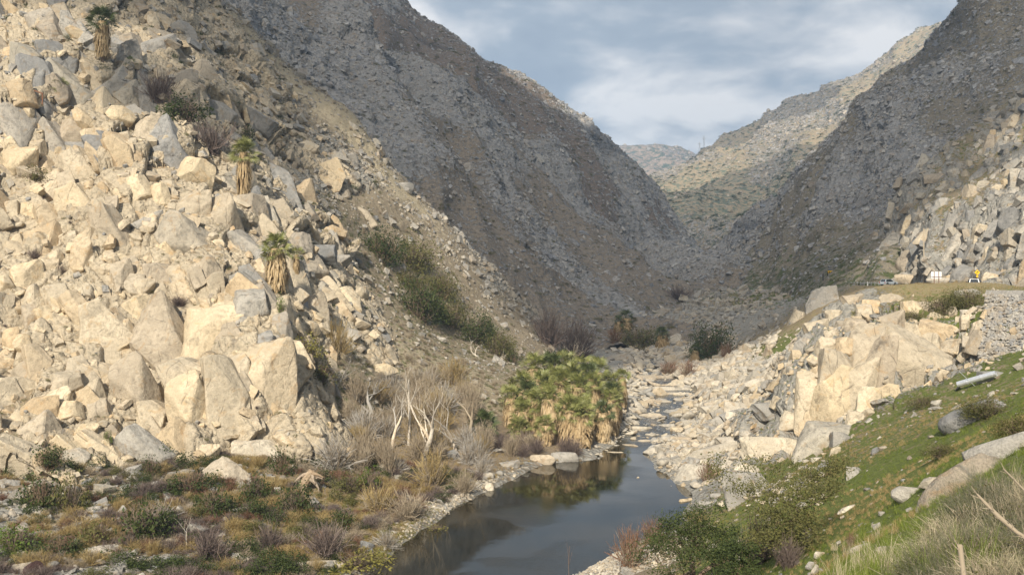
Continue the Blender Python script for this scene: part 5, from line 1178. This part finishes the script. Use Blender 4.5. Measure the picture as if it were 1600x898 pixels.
# vehicles (x right, y forward)
def wheel(x, y, root, rad=.4, w=.26):
    bm = bmesh.new(); cyl_bm(bm, (x - w / 2, y, rad), (x + w / 2, y, rad), rad, 20); t = obj_bm('wheel', bm, BLK, root, .03); bm = bmesh.new(); s = 1 if x > 0 else -1; cyl_bm(bm, (x + s * w * .4, y, rad), (x + s * (w / 2 + .015), y, rad), rad * .6, 14); obj_bm('rim', bm, CHROME, t)
def loft_body(sections, w, name, mat, root, bev=.06):
    bm = bmesh.new(); prof = sections; L = [bm.verts.new((-w / 2, y, z)) for y, z in prof]; Rt = [bm.verts.new((w / 2, y, z)) for y, z in prof]; n = len(prof); bm.faces.new(L[::-1]); bm.faces.new(Rt)
    for k in range(n): bm.faces.new((L[k], L[(k + 1) % n], Rt[(k + 1) % n], Rt[k]))
    bmesh.ops.recalc_face_normals(bm, faces=bm.faces); return obj_bm(name, bm, mat, root, bev)
def arch(cy, r=.47, n=6): return [(cy + r * math.cos(R(a)), .42 + r * math.sin(R(a))) for a in np.linspace(0, 180, n)]
def car_profile(yr, yf, wy0, wy1, deck_r, deck_f): # closed outline: underside with wheel arches, then top
    return [(yr, .42)] + arch(wy0)[::-1] + arch(wy1)[::-1] + [(yf, .42), (yf, deck_f * .85), (yf - .25, deck_f), (yr + .03, deck_r), (yr, deck_r - .1)]
def quadpart(name, pts, mat, root):
    return link_mesh(name, mesh_of(pts, [tuple(range(len(pts)))], name), [mat], root)
def cab(y0, y1, y2, y3, z0, z1, w0, w1, mat, root):
    """greenhouse between two window lines, with panes set just proud of it"""
    vs = []
    for s in (-1, 1): vs += [(s * w0 / 2, y0, z0), (s * w0 / 2, y3, z0), (s * w1 / 2, y2, z1), (s * w1 / 2, y1, z1)]
    link_mesh('cab', mesh_of(vs, [(0, 1, 2, 3), (7, 6, 5, 4), (3, 2, 6, 7), (0, 3, 7, 4), (1, 5, 6, 2), (0, 4, 5, 1)], 'cab'), [mat], root)
    def ins(a, b, c, d, off, nm):
        q = [Vector(v) for v in (a, b, c, d)]; m = sum(q, Vector()) / 4; quadpart(nm, [tuple(m + (v - m) * .84 + Vector(off)) for v in q], GLS, root)
    ins(vs[0], vs[4], vs[7], vs[3], (0, -.012, .004), 'rear_window'); ins(vs[1], vs[2], vs[6], vs[5], (0, .012, .004), 'windscreen')
    for s, k in ((-1, 0), (1, 4)): ins(vs[k], vs[k + 1], vs[k + 2], vs[k + 3], (s * .012, 0, .003), 'side_window')
def lights(root, w, yr, yf, z):
    for s in (-1, 1):
        bm = bmesh.new(); box_bm(bm, (s * (w / 2 - .12), yr - .01, z), (.2, .06, .34)); obj_bm('tail_light', bm, REDL, root, .015)
        bm = bmesh.new(); box_bm(bm, (s * (w / 2 - .22), yf + .005, z - .05), (.36, .06, .18)); obj_bm('headlight', bm, CHROME, root, .015)
def pickup(x, y, z, rz):
    t = empty('pickup_truck', (x, y, z), 'white pickup truck seen from behind on the road under the curve sign', 'pickup truck', rz)
    loft_body(car_profile(-2.8, 2.8, -1.75, 1.75, 1.1, 1.12), 1.95, 'body', WPAINT, t); cab(-.35, -.15, .9, 1.65, 1.08, 1.82, 1.82, 1.5, WPAINT, t)
    bm = bmesh.new(); box_bm(bm, (0, -1.6, 1.115), (1.55, 2.1, .03)); obj_bm('truck_bed', bm, BLK, t)
    bm = bmesh.new(); box_bm(bm, (0, -2.88, .52), (1.9, .16, .2)); obj_bm('rear_bumper', bm, CHROME, t, .03); bm = bmesh.new(); box_bm(bm, (0, -2.815, .88), (1.45, .04, .42)); tg = obj_bm('tailgate', bm, WPAINT, t, .015); bm = bmesh.new(); box_bm(bm, (0, -2.845, .98), (.22, .03, .06)); obj_bm('handle', bm, BLK, tg)
    for s in (-1, 1):
        bm = bmesh.new(); box_bm(bm, (s * 1.1, 1.1, 1.2), (.2, .12, .24)); obj_bm('side_mirror', bm, BLK, t, .02)
        for yy in (-1.75, 1.75): wheel(s * .86, yy, t)
    lights(t, 1.95, -2.8, 2.8, .9)
def suv(x, y, z, rz):
    t = empty('parked_car', (x, y, z), 'pale silver blue station wagon on the road by the guard posts, half hidden by rocks', 'car', rz)
    loft_body(car_profile(-2.3, 2.3, -1.4, 1.4, 1.0, .98), 1.85, 'body', SILV, t); cab(-2.2, -1.85, .25, 1.2, .97, 1.62, 1.72, 1.42, SILV, t)
    bm = bmesh.new(); box_bm(bm, (0, -2.36, .5), (1.8, .14, .22)); obj_bm('rear_bumper', bm, SILV, t, .03)
    for s in (-1, 1):
        bm = bmesh.new(); cyl_bm(bm, (s * .62, -1.6, 1.68), (s * .62, .1, 1.68), .025, 6); obj_bm('roof_rail', bm, BLK, t)
        for yy in (-1.4, 1.4): wheel(s * .82, yy, t, .36)
    lights(t, 1.85, -2.3, 2.3, .82)
def on_road(y, off): return np.interp(y, road_c[:, 1], road_c[:, 0]) + off, float(road_z(np.array(float(y)))) + .075
x, z = on_road(190, .2); pickup(x, 190, z, R(-14)); x, z = on_road(250, -1.4); suv(x, 250, z, R(-60))
# signs
def sign_post(bm, h, w=.08): box_bm(bm, (0, .05, h / 2), (w, w, h))
def mark(name, pts, root, y=-.035, mat=BLK): return quadpart(name, [(a, y, b) for a, b in pts], mat, root)
px_x = lambda px, d: d * (px - 800) / FPX
z0 = float(road_z(np.array(215.)))
t = empty('warning_sign', (px_x(1527, 197), 197, z0 + .3), 'yellow diamond sign with a black curved arrow above the pickup', 'sign'); bm = bmesh.new(); sign_post(bm, 2.6); obj_bm('post', bm, WOODB, t)
bm = bmesh.new(); box_bm(bm, (0, 0, 2.9), (.8, .03, .8), Matrix.Rotation(R(45), 3, 'Y')); pn = obj_bm('panel', bm, YPAINT, t)
mark('arrow', [(-.14, 2.6), (-.04, 2.6), (-.04, 2.85), (.02, 2.98), (.10, 3.02), (.06, 3.10), (.26, 3.10), (.20, 2.88), (.14, 2.95), (.06, 2.90), (.03, 2.8), (.03, 2.6)][:0] or [(-.16, 2.58), (-.05, 2.58), (-.05, 2.86), (.06, 2.98), (.13, 2.90), (.24, 3.15), (-.02, 3.13), (-.01, 3.05), (-.16, 2.92)], pn)
bm = bmesh.new(); box_bm(bm, (0, 0, 2.12), (.36, .03, .36)); obj_bm('speed_plate', bm, YPAINT, t)
zb = float(road_z(np.array(222.)))
t = empty('signboard', (px_x(1463, 222), 222, zb), 'blank white signboard on two brown posts with a brown rail, seen from behind', 'signboard'); 
bm = bmesh.new(); box_bm(bm, (0, 0, 2.7), (2.3, .05, 1.5)); obj_bm('board', bm, WPAINT, t)
for s in (-1, 1): bm = bmesh.new(); box_bm(bm, (s * .52, -.09, 1.7), (.14, .12, 3.6)); obj_bm('post', bm, WOODB, t)
bm = bmesh.new(); box_bm(bm, (0, -.10, 2.3), (2.2, .1, .09)); obj_bm('rail', bm, WOODB, t)
zc = float(road_z(np.array(240.)))
t = empty('utility_pole', (px_x(1437, 240) + 1, 240, zc), 'tall slender pale pole standing left of the signboard', 'pole'); bm = bmesh.new(); cyl_bm(bm, (0, 0, -1), (0, 0, 14), .14, 8); obj_bm('pole', bm, WOODP, t); bm = bmesh.new(); box_bm(bm, (.35, -.1, 4.2), (.7, .3, .25)); obj_bm('lamp_head', bm, WPAINT, t, .03)
def small_sign(px, d, h, parts, lab, lean=0):
    x_ = px_x(px, d); g = ground_z(x_, d, ('valley_floor', 'roadside_slope', 'right_mountain')); t = empty('road_sign', (x_, d, max(g or 20, 19.5)), lab, 'sign'); t.rotation_euler = (0, R(lean), 0); bm = bmesh.new(); sign_post(bm, h); obj_bm('post', bm, STEEL, t)
    for nm, z, w, hh, mt, rot in parts:
        bm = bmesh.new(); box_bm(bm, (0, 0, z), (w, .04, hh), Matrix.Rotation(R(rot), 3, 'Y')); q = obj_bm(nm, bm, mt, t)
        if nm == 'text_panel':
            for s in (-1, 1): mark('lettering', [(s * .32 - .22, z - .16), (s * .32 + .22, z - .16), (s * .32 + .22, z + .16), (s * .32 - .22, z + .16)], q)
    return t
small_sign(1297.5, 300, 3.2, [('text_panel', 4.0, 1.55, .75, YPAINT, 0), ('white_panel', 3.1, 1.1, .8, WPAINT, 0), ('diamond_panel', 2.2, .6, .6, YPAINT, 45)], 'stack of yellow, white and small yellow signs on one post, left of the guard posts')
small_sign(1280, 305, 2.4, [('panel', 2.6, .95, .95, WPAINT, 22)], 'small round white sign leaning left of the stacked signs', 8)
for px, lab, h in ((1286, 'dark thin post between the round white sign and the stacked signs, left of two', 5.2), (1293, 'dark thin post just left of the stacked signs, right of two', 4.6)):
    x_ = px_x(px, 302); g = ground_z(x_, 302, ('valley_floor', 'right_mountain', 'roadside_slope')); bm = bmesh.new(); cyl_bm(bm, (0, 0, -.5), (0, 0, h), .14, 6); o = obj_bm('post', bm, BLK, None, label=lab, category='post'); o.location = (x_, 302, g or 22)
# white pipe on the grass
pa, _, _ = hit(1489, 611, ('valley_floor',)); pb, _, _ = hit(1548, 594, ('valley_floor',))
pa = pa + Vector((0, -1.0, .75)); pb = pb + Vector((0, -1.0, .75))
t = empty('drain_pipe', pa, 'straight white metal drain pipe lying across the green slope below the stone wall', 'pipe'); q = pb - pa; bm = bmesh.new()
qq = (q).to_track_quat('Z', 'Y').to_matrix().to_4x4(); r_ = .27
for k in range(20):
    a = 6.2832 * k / 20; b_ = 6.2832 * (k + 1) / 20; v = [bm.verts.new(qq @ Vector((math.cos(w) * rr_, math.sin(w) * rr_, zz_))) for w, rr_, zz_ in ((a, r_, 0), (b_, r_, 0), (b_, r_, q.length), (a, r_, q.length), (a, r_ * .88, 0), (b_, r_ * .88, 0), (b_, r_ * .88, 1.2), (a, r_ * .88, 1.2))]
    bm.faces.new(v[:4]); bm.faces.new((v[0], v[4], v[5], v[1])); bm.faces.new((v[4], v[7], v[6], v[5]))
bmesh.ops.remove_doubles(bm, verts=bm.verts, dist=.001); obj_bm('tube', bm, STEEL, t)
for f in (.25, .62, .9):
    bm = bmesh.new(); c = q * f; cyl_bm(bm, tuple(c - q.normalized() * .07), tuple(c + q.normalized() * .07), r_ * 1.1, 20); obj_bm('collar', bm, STEEL, t)
bm = bmesh.new(); cyl_bm(bm, tuple(q * .3 + Vector((-.9, 0, .9))), tuple(q * .34 + Vector((.3, -.3, -.5))), .025, 5); obj_bm('stay_wire', bm, STEEL, t)
p, n, _ = hit(1557, 592, ('valley_floor',))
if p: bm = bmesh.new(); box_bm(bm, (0, 0, -.1), (2.0, 1.4, 1.3)); o = obj_bm('headwall', bm, CONC, None, .06, label='grey concrete block where the white pipe meets the stone wall', category='headwall'); o.location = p + Vector((0, 1.2, 0))
# timber railing on the left cliff
p, n, _ = hit(54, 146, ('left_cliff',)); k = p.y / FPX
t = empty('timber_railing', p + Vector((0, -.8, .2)), 'dark timber beam on short posts across the upper left cliff', 'railing'); bm = bmesh.new(); box_bm(bm, (0, 0, 0.25), (36 * k, .22, .24), Matrix.Rotation(R(21), 3, 'Y')); obj_bm('beam', bm, WOODB, t, .02)
for s, h in ((-.9, .9), (.05, 1.0), (.93, 1.5)): bm = bmesh.new(); box_bm(bm, (s * 17 * k, .05, .25 - s * 6.3 * k - h * .6), (.2, .2, h * 1.2)); obj_bm('post', bm, WOODB, t)
p, n, _ = hit(433, 772, ('valley_floor',)); t = empty('marker_board', p, 'small blank white marker between the dark bushes at the cliff foot', 'marker'); bm = bmesh.new(); box_bm(bm, (0, 0, .55), (.62, .04, .36)); obj_bm('panel', bm, WPAINT, t); bm = bmesh.new(); box_bm(bm, (0, .04, .25), (.06, .05, .7)); obj_bm('post', bm, WOODB, t)
p, n, _ = hit(46, 893, ('valley_floor',)); t = empty('rusty_drum', p, 'rusty brown metal drum lying tipped at the bottom left corner', 'drum'); t.rotation_euler = (R(60), R(30), R(40)); bm = bmesh.new(); cyl_bm(bm, (0, 0, 0), (0, 0, 1.2), .55, 20); dr = obj_bm('drum_body', bm, RUST, t, .02)
for z_ in (.4, .8): bm = bmesh.new(); cyl_bm(bm, (0, 0, z_ - .03), (0, 0, z_ + .03), .575, 20); obj_bm('hoop', bm, RUST, dr)
# driftwood root stump
p, n, _ = hit(485, 768, ('valley_floor',)); r = random.Random(4); t = empty('driftwood_stump', p, 'sun bleached driftwood stump with spreading roots at the cliff foot', 'driftwood'); k = p.y / FPX
for q_ in range(9):
    a = r.uniform(-.3, 3.4); L_ = r.uniform(14, 34) * k * (1.5 if q_ == 0 else 1); d = Vector((math.cos(a), -abs(math.sin(a)) * .4, -.25 + .2 * r.random())) if q_ else Vector((1, -.3, -.28)); pts = [Vector((0, 0, 1.9)) + Vector((r.gauss(0, .2), 0, r.gauss(0, .2)))]; dd = d.normalized()
    for j in range(5): dd = (dd + Vector((r.gauss(0, .22), r.gauss(0, .2), r.gauss(0, .16) - .12))).normalized(); pts.append(pts[-1] + dd * L_ / 5)
    vs, fs = [], []; limb(vs, fs, pts, [.3, .24, .2, .15, .1, .05], 7); me = mesh_of(vs, fs, 'root'); me.polygons.foreach_set('use_smooth', [True] * len(me.polygons)); link_mesh('root', me, [M_DRIFT] if 0 else [BARKDRIFT], t)
vs, fs = [], []; limb(vs, fs, [(-.9, 0, .2), (-.5, 0, 1.2), (0, 0, 1.9), (.5, 0, 2.1)], [.5, .5, .45, .2], 9); link_mesh('trunk', mesh_of(vs, fs, 'trunk'), [BARKDRIFT], t)
# pylons on the far ridge
for px, lab, h in ((1103, 'tiny power pylon on the far ridge skyline, right of two', 26), (1094, 'tiny power pylon on the far ridge skyline, left of two', 18)):
    s = SHEETS['distant_mountain']; j = int(round(((px - 800) / FPX - s.u[0]) / (s.u[1] - s.u[0]))); i = int(np.argmax((s.P[:, j, 2] - CAMZ) / s.P[:, j, 1])); bm = bmesh.new()
    for a, b in (((-2, 0, -4), (0, 0, h)), ((2, 0, -4), (0, 0, h)), ((-4, 0, h * .8), (4, 0, h * .8))): cyl_bm(bm, a, b, .45, 4)
    o = obj_bm('pylon', bm, STEEL, None, label=lab, category='pylon'); o.location = Vector(s.P[i, j])
# ------------------------------------------------------------------ clouds overhead (out of view, outline shaped to lay shade on the upper valley) and the air
zmax = max(float(s.P[..., 2].max()) for s in SHEETS.values())
CZ = zmax + 170
lit = [(400,95),(450,150),(520,210),(590,275),(420,200),(500,270),(100,200),(100,400),(100,600),(300,300),(300,500),(450,600),(200,100),(50,50),(500,350),(600,450),(650,400),(560,600),(700,600),(850,660),(900,800),(700,850),(300,850),(1050,700),(1100,620),(1200,620),(1300,550),(1450,500),(1400,600),(1300,800),(1500,800),(1000,850),
       (1500,420),(1560,300),(1590,220),(1440,400),(1480,350),(750,500),(800,520),(1040,640),(1000,600),(1180,570),(1560,540),(1400,450),(1230,560),
       (1450,110),(1400,170),(1350,200),(1300,215),(1250,240),(1200,235),(1130,255),(1080,285),(1480,70),(1495,40),(1430,60),(1330,170),(800,135),(820,143),(840,155),(865,175),(885,195),(1030,297)]
shade = [(300,130),(350,60),(260,40),(340,200),(500,60),(600,60),(600,200),(700,200),(700,300),(760,400),(800,250),(800,350),(850,420),(900,350),(900,450),(950,300),(950,480),(1000,350),(1000,430),(1050,430),(900,250),(720,150),(660,90),(430,60),(1000,300),(1040,380),(1080,420),(930,530),
         (1000,500),(1100,500),(1050,530),(1150,480),(1200,500),(1000,560),(1150,400),(1200,400),(1250,350),(1250,430),(1300,300),(1300,400),(1350,250),(1350,330),(1400,200),(1400,280),(1450,150),(1450,220),(1500,60),(1500,130),(1560,80),(1560,30),(1500,180),(1340,400),
         (1060,330),(1100,330),(1150,300),(1200,300),(1120,380),(1180,330),(1230,270),(1180,200),(940,225),(1020,235),(760,110),(690,70),(1590,120)]
def cloud_xy(p): k = (CZ - p.z) / SUN.z; return (p.x + SUN.x * k, p.y + SUN.y * k)
cp, cv, ct = [], [], []
for lst, v in ((lit, -1.0), (shade, 1.0)):
    for px, py in lst:
        p, n, nm = hit(px, py)
        if p is not None: cp.append(cloud_xy(p)); cv.append(v * (3 if v < 0 and nm in ('ridge_mountain', 'distant_mountain') else 1)); ct.append(nm in ('distant_mountain', 'far_hill'))
cp = np.array(cp); cv = np.array(cv)
gx = np.arange(-1300, 1300, 14.0); gy = np.arange(-1300, 2500, 14.0); GX, GY = np.meshgrid(gx, gy)
wsum = np.zeros_like(GX); fs = np.zeros_like(GX)
for (x, y), v in zip(cp, cv):
    r2 = (GX - x) ** 2 + (GY - y) ** 2; w = 1 / (r2 + 300) ** 1.8; wsum += w; fs += w * v
fld = fs / wsum + .22 * fbm(GX / 60, GY / 60, 7, 3)
# the cloud ends where nothing in view needs it
dmin = np.full(GX.shape, 1e9)
for (x, y), v in zip(cp, cv):
    if v > 0: dmin = np.minimum(dmin, np.hypot(GX - x, GY - y))
fld = np.minimum(fld, (190 - dmin) / 190 + .15 * fbm(GX / 90, GY / 90, 9, 3))
up = np.where(fld > 0, 30 + 90 * np.sqrt(np.clip(fld, 0, 1)) * (1 + .6 * fbm(GX / 90, GY / 90, 12, 4)), 0); dn = np.where(fld > 0, 14 * np.sqrt(np.clip(fld, 0, 1)) * (1 + .8 * fbm(GX / 70, GY / 70, 14, 4)), 0)
nyc, nxc = GX.shape; ins = fld > 0
qd = ins[:-1, :-1] | ins[1:, :-1] | ins[:-1, 1:] | ins[1:, 1:]
iT = np.arange(GX.size).reshape(GX.shape); iB = np.where(ins, iT + GX.size, iT)
ii, jj = np.where(qd)
FT = np.stack([iT[ii, jj], iT[ii, jj + 1], iT[ii + 1, jj + 1], iT[ii + 1, jj]], -1); FB = np.stack([iB[ii, jj], iB[ii + 1, jj], iB[ii + 1, jj + 1], iB[ii, jj + 1]], -1)
vt = np.concatenate([np.stack([GX, GY, CZ + up], -1).reshape(-1, 3), np.stack([GX, GY, CZ - dn], -1).reshape(-1, 3)])
F = np.concatenate([FT, FB]); used = np.unique(F); mpv = -np.ones(len(vt), int); mpv[used] = np.arange(len(used))
me = bpy.data.meshes.new('clouds'); me.from_pydata(vt[used].tolist(), [], mpv[F].tolist()); me.polygons.foreach_set('use_smooth', [True] * len(me.polygons))
thin = np.zeros_like(GX); ww = np.zeros_like(GX)  # cloud made thinner over the far mountains to lighten the shade there
for (x, y), e in zip(cp, ct): w = 1 / ((GX - x) ** 2 + (GY - y) ** 2 + 900) ** 1.5; ww += w; thin += w * e
thin = np.concatenate([(thin / ww).reshape(-1)] * 2)[used]
at_ = me.attributes.new('thin', 'FLOAT', 'POINT'); at_.data.foreach_set('value', thin.astype(np.float32))
cm, nt, b = new_mat('cloud'); out = nt.nodes['Material Output']; nt.nodes.remove(b)
df = N(nt, 'ShaderNodeBsdfDiffuse'); df.inputs[0].default_value = (.92, .92, .94, 1)
tl = N(nt, 'ShaderNodeBsdfTranslucent'); tl.inputs[0].default_value = (.92, .92, .94, 1); tr = N(nt, 'ShaderNodeBsdfTransparent')
m1 = N(nt, 'ShaderNodeMixShader'); m1.inputs[0].default_value = .55; nt.links.new(df.outputs[0], m1.inputs[1]); nt.links.new(tl.outputs[0], m1.inputs[2])
m2 = N(nt, 'ShaderNodeMixShader'); an_ = N(nt, 'ShaderNodeAttribute'); an_.attribute_name = 'thin'; nt.links.new(mth(nt, 'ADD', mth(nt, 'MULTIPLY', an_.outputs['Fac'], .18), .50), m2.inputs[0]); nt.links.new(m1.outputs[0], m2.inputs[1]); nt.links.new(tr.outputs[0], m2.inputs[2]); nt.links.new(m2.outputs[0], out.inputs[0])
co = link_mesh('clouds', me, [cm]); co['kind'] = 'structure'
print('zmax', zmax, 'cloud cells', len(ii), flush=True)
# haze
hb = bpy.data.meshes.new('haze'); x0, x1, y0, y1, z0, z1 = -1700, 3200, -400, 4900, -60, zmax + 20
vs = [(x, y, z) for x in (x0, x1) for y in (y0, y1) for z in (z0, z1)]
hb.from_pydata(vs, [], [(0, 1, 3, 2), (4, 6, 7, 5), (0, 4, 5, 1), (2, 3, 7, 6), (0, 2, 6, 4), (1, 5, 7, 3)])
hm = bpy.data.materials.new('haze'); hm.use_nodes = True; nt = hm.node_tree; nt.nodes.remove(nt.nodes['Principled BSDF'])
pv = N(nt, 'ShaderNodeVolumePrincipled'); pv.inputs['Color'].default_value = (.50, .72, 1.0, 1); pv.inputs['Density'].default_value = 1.7e-4; pv.inputs['Anisotropy'].default_value = 0.0
nt.links.new(pv.outputs[0], nt.nodes['Material Output'].inputs['Volume'])
ho = link_mesh('haze', hb, [hm]); ho['kind'] = 'stuff'; ho['label'] = 'pale blue haze in the air of the canyon'
sc.cycles.volume_bounces = 0; sc.cycles.max_bounces = 6; sc.cycles.transparent_max_bounces = 8
